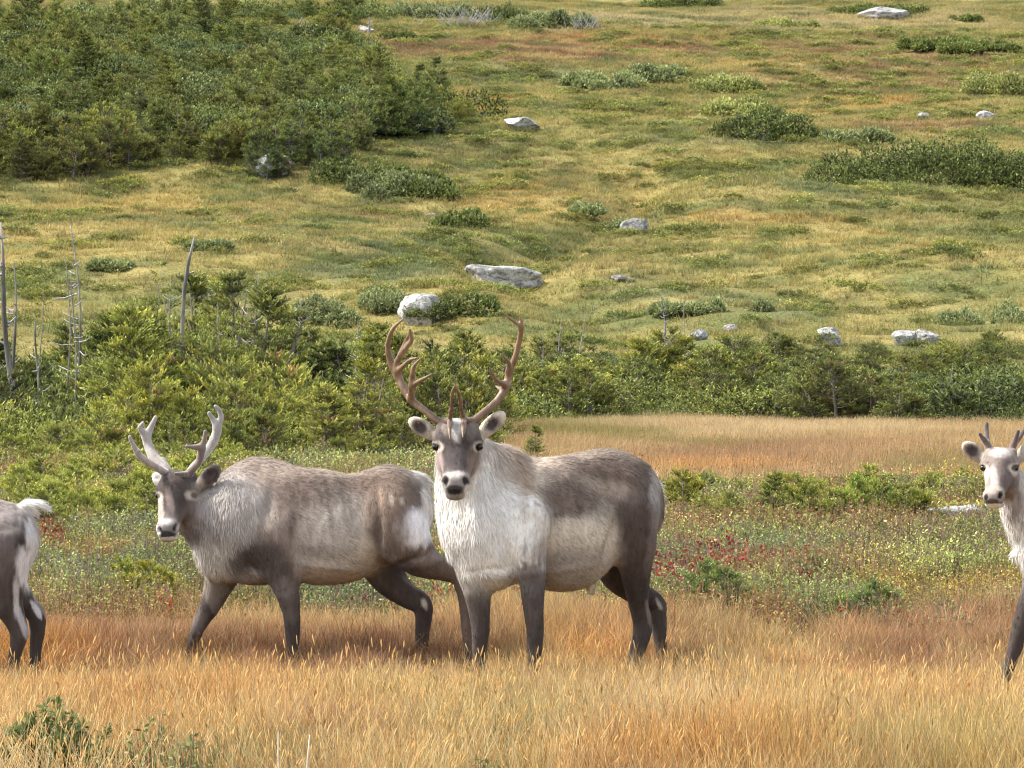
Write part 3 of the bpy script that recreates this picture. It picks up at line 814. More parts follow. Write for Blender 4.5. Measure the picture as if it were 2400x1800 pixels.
def caribou_young():
    s = Sculpt(16.1)
    yw = 25
    T = (.34, .28, .24)
    s.ell((2500, 1240, 0.10), (105, 92, 130), yaw=yw, k=45, col=T)
    s.ell((2640, 1240, 0.28), (165, 96, 128), yaw=yw, k=55, col=T)
    s.ell((2660, 1275, 0.3), (130, 98, 105), yaw=yw, k=50, col=CRM)
    s.ell((2790, 1200, 0.5), (105, 88, 112), yaw=yw, k=50, col=BRN)
    s.ell((2500, 1150, .12), (60, 46, 50), yaw=yw, k=40, col=T)
    s.cone([(2370, 1135, -.04, 40), (2398, 1190, -.02, 52), (2440, 1240, .03, 76), (2490, 1270, .06, 90)], k=28, grp='mane', col=WHT)
    s.ell((2445, 1310, .03), (52, 52, 58), k=35, grp='mane', col=WHT)
    s.ell((2380, 1300, .02), (9, 9, 12), k=7, grp='mane', col=WHT)
    s.cone([(2450, 1300, -.05, 48), (2430, 1380, -.06, 34), (2404, 1440, -.07, 25), (2387, 1490, -.08, 20), (2372, 1540, -.09, 15), (2358, 1580, -.09, 14), (2350, 1612, -.1, 15)], k=22, grp='leg', col=DRK)
    s.ell((2340, 1632, -.12), (22, 22, 14), k=6, grp='leg', col=BLK)
    s.cone([(2540, 1310, .14, 50), (2545, 1400, .15, 30), (2548, 1480, .15, 20), (2548, 1560, .15, 15), (2548, 1610, .15, 16)], k=22, grp='leg', col=DRK)
    s.ell((2543, 1628, .13), (20, 20, 14), k=6, grp='leg', col=BLK)
    s.cone([(2810, 1230, .45, 66), (2815, 1330, .45, 42), (2835, 1420, .5, 24), (2845, 1460, .52, 22), (2825, 1540, .5, 15), (2815, 1585, .5, 16)], k=22, grp='leg', col=DRK)
    s.ell((2808, 1600, .48), (20, 20, 14), k=6, grp='leg', col=BLK)
    s.cone([(2780, 1230, .72, 62), (2775, 1330, .72, 40), (2790, 1400, .76, 24), (2800, 1440, .78, 22), (2785, 1520, .76, 15), (2778, 1560, .75, 16)], k=22, grp='leg', col=DRK)
    s.ell((2772, 1576, .73), (20, 20, 14), k=6, grp='leg', col=BLK)
    s.ell((2888, 1165, .62), (18, 18, 36), k=14, grp='tail', col=WHT)
    # head
    s.ell((2344, 1086, -.12), (42, 52, 38), k=14, grp='head', col=GRY)
    s.cone([(2342, 1100, -.16, 35), (2336, 1135, -.26, 27), (2329, 1163, -.33, 20)], k=18, grp='head', col=GRY)
    s.ell((2356, 1130, -.11), (32, 48, 36), k=18, grp='head', col=GRY)
    s.ell((2329, 1162, -.345), (25, 24, 19), k=10, grp='head', col=CRM)
    s.ell((2328, 1174, -.34), (19, 16, 10), k=6, grp='head', col=BLK)
    s.ell((2331, 1183, -.30), (22, 22, 9), k=7, grp='head', col=WHT)
    s.ell((2311, 1165, -.385), (5, 6, 7), k=4, grp='head', sub=True)
    s.ell((2343, 1162, -.38), (5, 6, 9), roll=-15, k=4, grp='head', sub=True)
    s.cone([(2313, 1179, -.365, 2), (2328, 1180, -.38, 2), (2346, 1178, -.35, 2)], k=3, grp='head', sub=True)
    for sx in (-1, 1):
        s.ell((2342 + sx * 33, 1088, -.165), (14, 16, 10), roll=-sx * 18, k=8, grp='head', col=GRY)
        s.ell((2342 + sx * 39, 1097, -.18), (9, 9, 7), k=4, grp='head', sub=True)
        s.ell((2346 + sx * 25, 1060, -.10), (13, 13, 11), k=10, grp='head', col=GRY)
    ear(s, (2305, 1076, -.05), (2260, 1042), 19, face=1)
    ear(s, (2388, 1074, -.05), (2430, 1038), 19, face=-1)
    P = [
        (2348, 1115, 44, 62, 0, (.17, .135, .118), .65, 'head', 1.0),
        (2345, 1062, 24, 12, 0, (.50, .45, .41), .8, 'head', .5),
        (2330, 1122, 9, 30, 8, (.46, .41, .37), .8, 'head', .5),
        (2362, 1115, 18, 42, 10, (.13, .10, .09), .9, 'head', .6),
        (2311, 1115, 6, 20, 0, CRM, .7, 'head', .5), (2379, 1107, 7, 9, 0, CRM, .6, 'head', .7),
        (2379, 1096, 13, 11, 0, CRM, .7, 'head', .6), (2305, 1097, 11, 10, 0, CRM, .7, 'head', .6),
        (2330, 1150, 20, 12, 0, (.42, .34, .28), .9, 'head', .4),
        (2327, 1165, 20, 9, 0, (.30, .26, .25), .85, 'head', .5),
        (2311, 1165, 6, 8, 0, BLK, .95, 'head', .4), (2344, 1161, 6, 11, -15, BLK, .95, 'head', .4),
        (2328, 1175, 18, 7, 0, (.10, .085, .08), .95, 'head', .4),
        (2331, 1186, 22, 6, 0, (.80, .77, .73), .95, 'head', .4),
        (2303, 1097, 8, 7, 0, BLK, .85, 'head', .3), (2381, 1096, 9, 8, 0, BLK, .85, 'head', .3),
        (2376, 1185, 22, 36, -20, (.25, .20, .175), .85, 'head+mane', .7),
        (2400, 1210, 20, 26, -20, (.30, .25, .22), .5, 'mane', .8),
        (2279, 1057, 23, 15, -38, (.06, .047, .042), 1, 'ear', .7),
    ]
    foot = gfoot(2560, 1650, 16.4)
    root = finish_caribou('caribou', 'young pale caribou with short velvet spikes looking in at the right edge', s, 0.0072, P,
                          [(2304, 1097, -.17, 6.8), (2380.5, 1096, -.17, 6.8)], (0.85, 0.4, -0.1), foot, 34000, 8, [(2395, 1240, 8, 60, -20, -4), (2372, 1190, 10, 30, -10, 4)])
    dk = bone_col((0.09, 0.065, 0.055), (0.17, 0.12, 0.10), 1000, 1060, 4)
    antler(root, foot, s.Y, [[(2322, 1062, -.10, 9), (2314, 1042, -.09, 8), (2306, 1030, -.10, 6.5), (2296, 1017, -.12, 4)],
                             [(2315, 1042, -.08, 6), (2312, 1010, -.04, 5.5), (2313, 992, -.03, 4)]], 0.0045, M_VELVET, dk, k=6)
    antler(root, foot, s.Y, [[(2368, 1064, -.10, 9), (2373, 1048, -.09, 8), (2381, 1028, -.10, 6.5), (2386, 1011, -.12, 4.5)],
                             [(2378, 1042, -.08, 6), (2392, 1022, -.05, 5.5), (2402, 1004, -.03, 4)]], 0.0045, M_VELVET, dk, k=6)
    return root

def caribou_leaving():
    s = Sculpt(17.2)
    yw = 12
    s.ell((-300, 1290, -0.05), (100, 88, 130), yaw=yw, k=45, col=GRY)
    s.ell((-170, 1298, -0.02), (165, 98, 120), yaw=yw, k=55, col=GRY)
    s.ell((-150, 1340, 0.0), (130, 98, 92), yaw=yw, k=50, col=CRM)
    s.ell((-12, 1268, 0.03), (98, 86, 98), yaw=yw, k=45, col=BRN)
    s.ell((40, 1262, 0.04), (42, 50, 66), yaw=yw, k=30, col=BRN)
    s.ell((-300, 1215, -.05), (60, 44, 50), yaw=yw, k=40, col=TAN)
    s.cone([(-310, 1290, -.05, 100), (-400, 1250, -.1, 66), (-450, 1200, -.12, 48)], k=30, grp='mane', col=CRM)
    s.ell((-470, 1180, -.14), (60, 46, 46), roll=-12, k=16, grp='head', col=FACE)
    s.cone([(-480, 1188, -.14, 38), (-540, 1225, -.14, 27), (-580, 1248, -.14, 22)], k=18, grp='head', col=FACE)
    ear(s, (-440, 1150, -.2), (-405, 1120), 17)
    # near hind: forward one, hock
    s.cone([(5, 1270, -.10, 72), (8, 1350, -.10, 56), (15, 1405, -.1, 38), (34, 1450, -.10, 26), (45, 1483, -.09, 22), (38, 1520, -.09, 16), (30, 1560, -.09, 14), (28, 1580, -.09, 15)], k=24, grp='leg', col=DRK)
    s.ell((20, 1596, -.1), (20, 17, 13), k=6, grp='leg', col=BLK)
    s.cone([(-10, 1300, .14, 64), (20, 1370, .15, 44), (60, 1415, .16, 27), (84, 1440, .16, 22), (88, 1475, .16, 18), (84, 1520, .16, 14), (82, 1560, .16, 14)], k=22, grp='leg', col=DRK)
    s.ell((76, 1578, .16), (20, 17, 13), k=6, grp='leg', col=BLK)
    s.cone([(-310, 1330, -.12, 52), (-320, 1420, -.13, 28), (-335, 1500, -.13, 19), (-345, 1580, -.13, 15)], k=22, grp='leg', col=DRK)
    s.ell((-350, 1596, -.13), (20, 17, 13), k=6, grp='leg', col=BLK)
    s.cone([(-280, 1340, .12, 50), (-260, 1420, .13, 28), (-240, 1500, .13, 19), (-232, 1570, .13, 15)], k=22, grp='leg', col=DRK)
    s.ell((-238, 1584, .13), (20, 17, 13), k=6, grp='leg', col=BLK)
    s.cone([(48, 1200, .04, 13), (66, 1186, .03, 15), (88, 1182, .03, 11), (108, 1189, .03, 4)], k=10, grp='tail', col=WHT)
    s.cone([(60, 1192, .03, 12), (78, 1202, .03, 8)], k=8, grp='tail', col=WHT)
    s.cone([(62, 1315, .02, 12), (56, 1358, .02, 6)], k=12, grp='body', col=WHT)
    P = [
        (30, 1188, 60, 16, -14, (.36, .30, .26), .5, 'body', .8),
        (20, 1220, 40, 30, 0, (.28, .24, .215), .8, 'body+leg', .8),
        (8, 1234, 30, 6, -10, CRM, .6, 'body+leg', .8),
        (62, 1240, 10, 30, 15, (.13, .11, .10), .7, 'body+leg', .7),
        (78, 1280, 16, 70, 5, (.72, .68, .65), .9, 'body+leg', .6),
        (55, 1330, 18, 50, 8, (.78, .74, .72), .9, 'body+leg', .6),
        (0, 1290, 38, 60, 0, (.16, .13, .12), .85, 'body+leg', .7),
        (0, 1370, 26, 60, 0, (.10, .08, .075), .7, 'leg', .8),
        (38, 1400, 8, 50, 0, (.66, .62, .60), .8, 'leg', .6),
        (45, 1440, 9, 34, 15, (.55, .52, .51), .8, 'leg', .6),
        (60, 1480, 10, 22, 15, (.50, .47, .46), .8, 'leg', .6),
        (85, 1430, 7, 24, 32, (.70, .66, .66), .9, 'leg', .4),
        (96, 1425, 4, 50, 30, CRM, .4, 'leg', .5),
    ]
    foot = gfoot(-130, 1600, 17.2)
    return finish_caribou('caribou', 'caribou walking out at the left edge, only its pale rump and raised white tail showing', s, 0.0085, P,
                          [(-500, 1178, -.24, 8)], (1.0, 0.15, -0.1), foot, 34000, 11, [(52, 1290, 8, 80, 8, -6), (30, 1400, 6, 60, 8, -5), (10, 1240, 40, 12, 0, -5), (20, 1300, 30, 50, 0, 5)])
# ------------------------------------------------------------------ colours of the ground cover, laid out as in the photo
STRAW = (0.56, 0.41, 0.18); ORNG = (0.58, 0.29, 0.08); RUST = (0.30, 0.155, 0.085); OLIV = (0.22, 0.20, 0.06)
GOLD = (0.52, 0.39, 0.13); OLGD = (0.37, 0.325, 0.11); GREN = (0.175, 0.21, 0.075); BLGR = (0.16, 0.20, 0.10); HBRN = (0.33, 0.19, 0.10)
PALE = (0.56, 0.44, 0.25); DKGR = (0.07, 0.09, 0.03)
# (px, row, rx, ry, colour, strength)
HILLP = [
    (200, 560, 420, 70, GOLD, .6), (420, 600, 300, 60, OLGD, .5), (300, 470, 260, 40, GOLD, .8), (520, 510, 260, 30, HBRN, .25), (150, 690, 240, 60, GREN, .5),
    (700, 640, 230, 55, GOLD, .45), (880, 620, 200, 46, BLGR, .7), (760, 700, 200, 40, OLGD, .6), (1000, 545, 120, 40, BLGR, .55),
    (1010, 340, 170, 60, DKGR, .6), (1150, 370, 130, 34, DKGR, .6), (1310, 405, 70, 40, DKGR, .7), (1240, 380, 90, 24, DKGR, .6), (1000, 500, 190, 40, DKGR, .4), (1120, 560, 280, 30, DKGR, .4), (860, 600, 200, 30, DKGR, .45), (1380, 480, 60, 20, DKGR, .5), (1080, 230, 190, 50, GOLD, 1.0), (1130, 245, 110, 28, ORNG, .5),
    (1250, 180, 220, 30, BLGR, .7), (1000, 150, 160, 26, GREN, .7), (1280, 110, 420, 26, HBRN, .95), (1500, 95, 260, 18, ORNG, .35), (1050, 110, 240, 20, RUST, .7),
    (2000, 50, 500, 30, PALE, .6), (1400, 50, 260, 20, PALE, .6), (2050, 130, 500, 36, HBRN, .7), (1800, 150, 120, 14, GOLD, .8), (1650, 150, 120, 16, GOLD, .7),
    (2050, 190, 300, 34, HBRN, .55), (2100, 240, 160, 24, ORNG, .5), (1980, 260, 260, 26, GOLD, .85), (1400, 290, 260, 50, OLGD, .7), (1620, 330, 260, 16, PALE, .45),
    (1500, 350, 300, 60, OLGD, .7), (1200, 470, 200, 40, ORNG, .28), (1250, 500, 160, 24, GOLD, .7), (1500, 430, 250, 60, GOLD, .55), (1900, 440, 340, 60, OLGD, .7),
    (2050, 430, 220, 26, BLGR, .55), (1850, 500, 260, 16, ORNG, .4), (1950, 560, 400, 40, GOLD, .6), (2300, 520, 200, 60, GREN, .5), (1250, 560, 260, 40, GREN, .55),
    (1450, 600, 220, 50, HBRN, .25), (1150, 600, 200, 30, GREN, .6), (1700, 620, 380, 50, OLGD, .6), (1650, 690, 260, 26, BLGR, .6), (1850, 730, 240, 26, BLGR, .6),
    (2200, 650, 300, 40, OLGD, .6), (2300, 740, 200, 50, GREN, .7), (1450, 760, 260, 36, GREN, .5), (600, 660, 100, 24, GREN, .6), (520, 740, 240, 40, GREN, .55),
    (1000, 760, 120, 26, GOLD, .5), (1330, 740, 130, 20, OLGD, .6), (640, 400, 200, 30, DKGR, .6), (900, 500, 90, 20, HBRN, .5), (2200, 290, 160, 14, RUST, .7),
]
FOREP = [
    (250, 1500, 500, 60, RUST, .9), (900, 1500, 400, 60, RUST, .9), (1500, 1490, 200, 50, RUST, .5), (1300, 1560, 160, 30, OLIV, .4), (60, 1510, 160, 40, ORNG, .9), (600, 1570, 110, 36, ORNG, 1.0), (640, 1600, 130, 26, OLIV, .7), (480, 1560, 90, 60, OLIV, .6),
    (850, 1520, 300, 60, RUST, .8), (1420, 1510, 120, 60, ORNG, .6), (1000, 1600, 260, 40, OLGD, .5), (1660, 1540, 90, 40, OLIV, .7), (1900, 1540, 170, 26, ORNG, .85), (2150, 1500, 320, 60, RUST, .9),
    (2250, 1440, 300, 40, RUST, .7), (2200, 1620, 300, 50, ORNG, .6), (1900, 1620, 200, 16, RUST, .5), (1850, 1700, 500, 70, STRAW, .8), (2200, 1760, 300, 90, OLGD, .55),
    (1500, 1700, 400, 70, PALE, .6), (1150, 1720, 300, 60, OLGD, .5), (400, 1660, 420, 50, ORNG, .6), (800, 1740, 250, 50, RUST, .45), (500, 1790, 200, 40, OLIV, .7),
    (250, 1780, 260, 40, OLIV, .6), (1350, 1800, 300, 40, ORNG, .5), (900, 1640, 250, 40, STRAW, .6), (1700, 1790, 240, 50, ORNG, .6), (1100, 1800, 220, 30, OLIV, .6),
]
MEADP = [
    (1400, 1010, 200, 26, OLIV, .7), (1900, 1000, 500, 22, PALE, .6), (1700, 1045, 120, 14, OLIV, .6), (1900, 1080, 500, 34, RUST, .4), (2250, 1090, 200, 30, OLIV, .5),
    (1750, 1060, 300, 20, HBRN, .5), (1650, 1100, 200, 20, ORNG, .4), (2300, 1140, 200, 24, ORNG, .35),
]
def colour_at(x, Y, z, base, patches, seed, scale, stretch=1.0, vis=0.0):
    px = px_of(x, Y); rw = row_of(z + vis, Y)
    C = np.tile(np.array(base), (len(x), 1)).astype(float)
    n1 = (fbm(x / scale, Y / (scale * stretch), seed, 4) - 0.5) * 2
    n2 = (fbm(x / scale + 31, Y / (scale * stretch) + 7, seed + 3, 4) - 0.5) * 2
    for i, (qx, qy, rx, ry, col, st) in enumerate(patches):
        d = np.sqrt(((px - qx) / rx) ** 2 + ((rw - qy) / ry) ** 2) + (n1 if i % 2 else n2) * 0.9
        w = np.clip(1.35 - d, 0, 1); w = w * w * (3 - 2 * w) * st
        C += (np.array(col) - C) * w[:, None]
    return C

def hill_colour(x, Y, z):
    C = colour_at(x, Y, z, (0.35, 0.30, 0.10), HILLP, 21, 5.0, 1.4, .1)
    a = fbm(x / 2.6, Y / 2.2, 41, 4); b = fbm(x / 1.0, Y / 1.1, 47, 3)
    wg = np.clip((a - 0.53) * 7, 0, 1)[:, None]; wy = np.clip((0.44 - a) * 7, 0, 1)[:, None]
    C = C + (np.array(GREN) - C) * wg * 0.7 + (np.array((.55, .44, .17)) - C) * wy * 0.6
    wb = np.clip((b - 0.62) * 7, 0, 1)[:, None]
    C = C + (np.array((.17, .14, .07)) - C) * wb * 0.5
    return C * .9 * (0.8 + 0.4 * vnoise(x * 3, Y * 3, 5))[:, None]

def fore_colour(x, Y, z):
    C = colour_at(x, Y, z, (0.50, 0.345, 0.145), FOREP, 61, 0.8, 1.2, .16)
    a = fbm(x / 0.35, Y / 0.5, 71, 3)
    C = C + (np.array(RUST) - C) * (np.clip((a - 0.55) * 6, 0, 1) * .5)[:, None]
    r = np.random.default_rng(5).uniform(0, 1, len(x))
    for lo, hi, c, st in ((0, .14, (.62, .49, .26), .5), (.14, .34, RUST, .55), (.34, .44, (.28, .25, .09), .5), (.44, .52, ORNG, .4)):
        k = ((r >= lo) & (r < hi))[:, None] * st
        C = C + (np.array(c) - C) * k
    return C * (0.72 + 0.56 * vnoise(x * 7, Y * 7, 9))[:, None]

def mead_colour(x, Y, z):
    C = colour_at(x, Y, z, (0.43, 0.30, 0.145), MEADP, 81, 2.5, 1.6, .25)
    return C * (0.75 + 0.5 * vnoise(x * 3, Y * 3, 19))[:, None]

# where the foreground grass gives way to the heath, as a distance per photo column
def edge_grass(px): return np.interp(px, [0, 400, 800, 1200, 1600, 1900, 2400], [19.2, 19.5, 19.5, 19.6, 19.3, 19.4, 20.3])

# ------------------------------------------------------------------ ground
def build_ground():
    Ys = np.concatenate([np.arange(-30, 10, 2.5), np.arange(10, 26, 0.22), np.arange(26, 90, 0.6), np.arange(90, 200, 0.7), np.arange(200, 340, 1.2), np.arange(340, 640, 5), np.arange(640, 1590, 60)])
    nx = 170
    u = np.linspace(-1, 1, nx); u = u * (0.55 + 0.45 * u ** 2)
    Wd = 22 + 0.62 * np.maximum(Ys, 0)
    X = Wd[:, None] * u[None]; Y = np.repeat(Ys[:, None], nx, 1)
    x, y = X.ravel(), Y.ravel(); z = ground(x, y)
    yy = np.maximum(y, 1.0)
    Ch = hill_colour(x, yy, z) * 0.62
    Cf = fore_colour(x, yy, z) * np.array([0.42, 0.36, 0.34])
    Cm = mead_colour(x, yy, z) * 0.55
    soil = np.array([0.055, 0.05, 0.022])
    C = Cf.copy()
    e = edge_grass(px_of(x, yy))
    t = np.clip((y - e) / 1.5, 0, 1)[:, None]; C = C * (1 - t) + soil * t
    t = np.clip((y - 44) / 3, 0, 1)[:, None]; C = C * (1 - t) + Cm * t
    t = np.clip((y - 78) / 4, 0, 1)[:, None]; C = C * (1 - t) + np.array([.05, .05, .025]) * t
    t = np.clip((y - 96) / 6, 0, 1)[:, None]; C = C * (1 - t) + Ch * t
    i, j = np.meshgrid(np.arange(len(Ys) - 1), np.arange(nx - 1), indexing='ij')
    Q = np.stack([i * nx + j, i * nx + j + 1, (i + 1) * nx + j + 1, (i + 1) * nx + j], -1).reshape(-1, 4)
    m, nt, p = vcol_material('moor_ground', 0.95, 0.8, 9, 0.4, (1, 1, 1), 0.05, dist=0.12)
    o = add('ground', new_mesh('ground', np.stack([x, y, z], 1), Q, C, [m]))
    tag(o, kind='structure')

# ------------------------------------------------------------------ plant meshes
def leaf_quads(P, D, U, L, Wd, col, g, bend=0.0):
    """n pointed leaves: base P, direction D, side U"""
    n = len(P); L = np.broadcast_to(L, n)[:, None]; Wd = np.broadcast_to(Wd, n)[:, None]
    Nn = np.cross(D, U)
    V = np.stack([P, P + D * L * .5 + U * Wd * .5 + Nn * L * .06, P + D * L + Nn * L * bend, P + D * L * .5 - U * Wd * .5 + Nn * L * .06], 1).reshape(-1, 3)
    Q = np.arange(4 * n).reshape(-1, 4)
    C = np.repeat(np.broadcast_to(np.asarray(col, float), (n, 3)), 4, 0)
    g.put(V, Q=Q, C=C)

def unit(v): return v / (np.linalg.norm(v, axis=-1, keepdims=True) + 1e-9)

def grass_tuft(seed, n, h, r, wd, lean=0.25, heads=0, cvar=0.35, wind=(0.16, 0.0)):
    R = np.random.default_rng(seed); g = Geo()
    a = R.uniform(0, 6.28, n); q = np.sqrt(R.uniform(0, 1, n)) * r
    P = np.stack([q * np.cos(a), q * np.sin(a), np.zeros(n) - 0.02], 1)
    H = h * R.uniform(0.45, 1.1, n)
    az = a + R.normal(0, 1.2, n); ln = np.abs(R.normal(0, lean, n)) * H
    D = np.stack([np.cos(az) * ln + wind[0] * H, np.sin(az) * ln + wind[1] * H, H], 1)
    k = 4; ts = np.linspace(0, 1, k)
    side = np.stack([np.cos(a * 3.7), np.sin(a * 3.7), np.zeros(n)], 1) * wd * 0.5 * R.uniform(.6, 1.3, (n, 1))
    rows = []
    for t in ts[:-1]:
        c = P + D * np.array([t ** 1.4, t ** 1.4, t]) ; w_ = 1 - t * 0.75
        rows += [c - side * w_, c + side * w_]
    rows.append(P + D * np.array([1, 1, 0.97]))
    V = np.stack(rows, 1)       # n, 2(k-1)+1
    m = 2 * (k - 1) + 1
    base = np.arange(n)[:, None] * m
    Q = np.concatenate([base + np.array([2 * i, 2 * i + 1, 2 * i + 3, 2 * i + 2]) for i in range(k - 2)])
    T = base + np.array([m - 3, m - 2, m - 1])
    br = R.uniform(1 - cvar, 1 + cvar, (n, 1)) * np.where(R.uniform(0, 1, (n, 1)) < .1, 1.4, 1.0); hue = R.normal(0, 0.09, (n, 1))
    c0 = np.clip(np.concatenate([br * (1 + hue), br, br * (1 - hue)], 1), 0.05, 2)
    C = np.repeat(c0[:, None], m, 1)
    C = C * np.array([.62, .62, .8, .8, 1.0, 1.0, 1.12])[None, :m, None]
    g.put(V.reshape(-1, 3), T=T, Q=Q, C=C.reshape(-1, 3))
    for _ in range(heads):       # seed heads on taller stems
        i = R.integers(0, n); tip = V[i, -1]
        d = unit(D[i]); hh = R.uniform(.03, .055)
        pts = np.array([tip - d * .01 + np.array([0, 0, hh * t]) + np.array([.012 * t, 0, 0]) for t in np.linspace(0, 1, 4)])
        tube(g, pts, [wd * .35, wd * .75, wd * .65, wd * .15], col=(1.3, 1.2, 1.0), n=3)
    return g

def spruce_bush(seed, R_, H, nbr=90, tw=7, nd=9, sz=1.0, lean=0.0, gold=0.15, rnd=False, geo=None, off=(0, 0, 0)):
    """wind-clipped spruce: stems, spreading branches, twigs set with needle sprays"""
    R = np.random.default_rng(seed); g = geo or Geo(); tr = Geo()
    ns = R.integers(5, 8) if rnd else R.integers(2, 5)
    stems = []
    for i in range(ns):
        a = R.uniform(0, 6.28); q = R.uniform(.1, R_ * (.75 if rnd else .35)) if i else 0
        top = H * (1.0 if i == 0 else R.uniform(.6, .95)) * (1 - (.3 * (q / R_) ** 2 if rnd else 0))
        b = np.array([q * math.cos(a), q * math.sin(a), 0]); t = b + np.array([R.normal(0, .12) * H + lean * H, R.normal(0, .1) * H, top])
        stems.append((b, t, top)); tube(tr, [b - [0, 0, .1], b * .6 + t * .4, t], [0.022 * H + .01, .013 * H + .006, .004], col=(.16, .13, .11), n=5)
    Pn, Dn, Un, Ln, Cn = [], [], [], [], []
    for i in range(nbr):
        b, t, top = stems[R.integers(0, ns) if rnd else min(int(R.exponential(0.9)), ns - 1)]
        f = R.uniform(0.05, 1.0) ** 0.9
        p = b + (t - b) * f
        env = R_ * (1 - f ** 1.8 * 0.88) * (top / H) ** .5 * R.uniform(.55, 1.12)
        if rnd: env = R_ * .55 * math.sqrt(max(1.02 - f ** 2.5, .03)) * R.uniform(.6, 1.1)
        a = R.uniform(0, 6.28)
        d = np.array([math.cos(a), math.sin(a), R.uniform(-.05, .45) + (0.9 if rnd else 0.5) * f ** 3])
        d /= np.linalg.norm(d)
        end = p + d * env + np.array([0, 0, .04 * env])
        tube(tr, [p, (p + end) / 2 - [0, 0, .03 * env], end], [.008, .005, .002], col=(.19, .16, .13), n=3)
        u = np.cross(d, [0, 0, 1]); u /= np.linalg.norm(u) + 1e-6
        shade = R.uniform(.65, 1.35); yel = R.uniform(0, 1) < gold; dead = R.uniform() < 0.03
        for j in range(tw):
            q = R.uniform(.25, 1.0); c = p + (end - p) * q
            sd = (j % 2) * 2 - 1
            td = d * R.uniform(.5, 1) + u * sd * R.uniform(.3, .9) + np.array([0, 0, R.uniform(.1, .9) if rnd else R.uniform(.0, .35)]); td /= np.linalg.norm(td)
            tl = R.uniform(.10, .20) * sz
            tp = np.linspace(.1, 1, nd)
            base = c + td * tl * tp[:, None]
            ang = R.uniform(0, 6.28, nd)
            nd_dir = unit(td * 0.9 + np.stack([R.normal(0, .6, nd), R.normal(0, .6, nd), R.uniform(-.1, .8, nd)], 1))
            Pn.append(base); Dn.append(nd_dir); Un.append(unit(np.cross(nd_dir, R.normal(0, 1, (nd, 3)))))
            Ln.append(np.full(nd, .052 * sz) * R.uniform(.7, 1.3, nd))
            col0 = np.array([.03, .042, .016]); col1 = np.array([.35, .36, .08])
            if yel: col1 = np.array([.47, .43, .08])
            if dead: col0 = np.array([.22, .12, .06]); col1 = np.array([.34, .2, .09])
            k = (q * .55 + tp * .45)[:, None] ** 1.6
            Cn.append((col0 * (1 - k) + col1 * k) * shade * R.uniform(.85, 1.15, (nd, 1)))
    P = np.concatenate(Pn); D = np.concatenate(Dn); U = np.concatenate(Un); L = np.concatenate(Ln); C = np.concatenate(Cn)
    P = P + np.array(off)
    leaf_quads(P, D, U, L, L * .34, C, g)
    return g, tr

def low_mat(seed, rx, ry, H, n, sz, c0=(.085, .115, .035), c1=(.26, .27, .07), slope=(0, 0), core=True, wd=.42):
    """low spreading shrub: a cluster of uneven lobes clothed in short upright shoots over dark domes that paint in the inner shade"""
    R = np.random.default_rng(seed); g = Geo()
    m = int(np.clip(rx * ry * 1.3, 8, 70))
    a = R.uniform(0, 6.28, m); q = np.sqrt(R.uniform(0, 1, m)) * .8
    lr = np.clip(H * .6, .3 * min(rx, 1), 1.9) * R.uniform(.7, 1.3, m)
    lx = np.cos(a) * q * rx; ly = np.sin(a) * q * ry; lh = H * R.uniform(.5, 1.0, m) * (1 - .5 * q ** 2)
    lr = np.minimum(lr, min(rx, ry) * .8)
    area = lr * lr; k = R.choice(m, n, p=area / area.sum())
    d = unit(R.normal(0, 1, (n, 3))); d[:, 2] = np.abs(d[:, 2])
    low = R.uniform(0, 1, n) < .35; d[low, 2] *= .3; d = unit(d)
    rr = 1 + .22 * (fbm3(d * 2.6 + k[:, None] * 3.3, seed, 3) - .5)
    P0 = np.stack([lx[k], ly[k], 0 * lx[k]], 1) + d * np.stack([lr[k], lr[k], lh[k]], 1) * (rr * R.uniform(.72, 1.06, n))[:, None]
    keep = np.ones(n, bool)
    for i in range(m):
        e = ((P0[:, 0] - lx[i]) / lr[i]) ** 2 + ((P0[:, 1] - ly[i]) / lr[i]) ** 2 + (P0[:, 2] / lh[i]) ** 2
        keep &= (e > .62) | (k == i)
    P0, d, k = P0[keep], d[keep], k[keep]; n = len(P0)
    nd = 4
    up = unit(d * .7 + R.normal(0, .35, (n, 3)) + [0, 0, .7]); tl = sz * R.uniform(.7, 1.5, n)
    lobe = R.uniform(.75, 1.3, m)
    sh = lobe[k] * R.uniform(.75, 1.25, n)
    tp = np.linspace(0, 1, nd)
    P = (P0[:, None] + up[:, None] * (tl[:, None] * tp[None])[..., None]).reshape(-1, 3)
    P[:, 2] += P[:, 0] * slope[0] + P[:, 1] * slope[1]
    D = unit(np.repeat(up, nd, 0) + R.normal(0, .6, (n * nd, 3)))
    U = unit(np.cross(D, R.normal(0, 1, (n * nd, 3))))
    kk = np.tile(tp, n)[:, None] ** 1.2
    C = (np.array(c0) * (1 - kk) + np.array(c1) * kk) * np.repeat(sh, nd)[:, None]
    L = np.repeat(tl, nd) * .75
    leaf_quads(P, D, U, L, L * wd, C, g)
    if core:  # dark solid lobes: painted shade inside the shrub, closing see-through gaps
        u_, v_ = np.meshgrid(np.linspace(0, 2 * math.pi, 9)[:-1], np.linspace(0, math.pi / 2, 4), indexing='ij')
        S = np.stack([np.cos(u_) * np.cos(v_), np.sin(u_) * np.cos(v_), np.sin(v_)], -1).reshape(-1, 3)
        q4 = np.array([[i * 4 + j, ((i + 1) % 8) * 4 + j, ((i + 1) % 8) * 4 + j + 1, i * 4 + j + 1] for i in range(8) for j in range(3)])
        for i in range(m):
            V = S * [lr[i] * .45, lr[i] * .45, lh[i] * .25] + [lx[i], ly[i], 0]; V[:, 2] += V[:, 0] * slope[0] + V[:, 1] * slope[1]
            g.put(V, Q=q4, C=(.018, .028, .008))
    return g

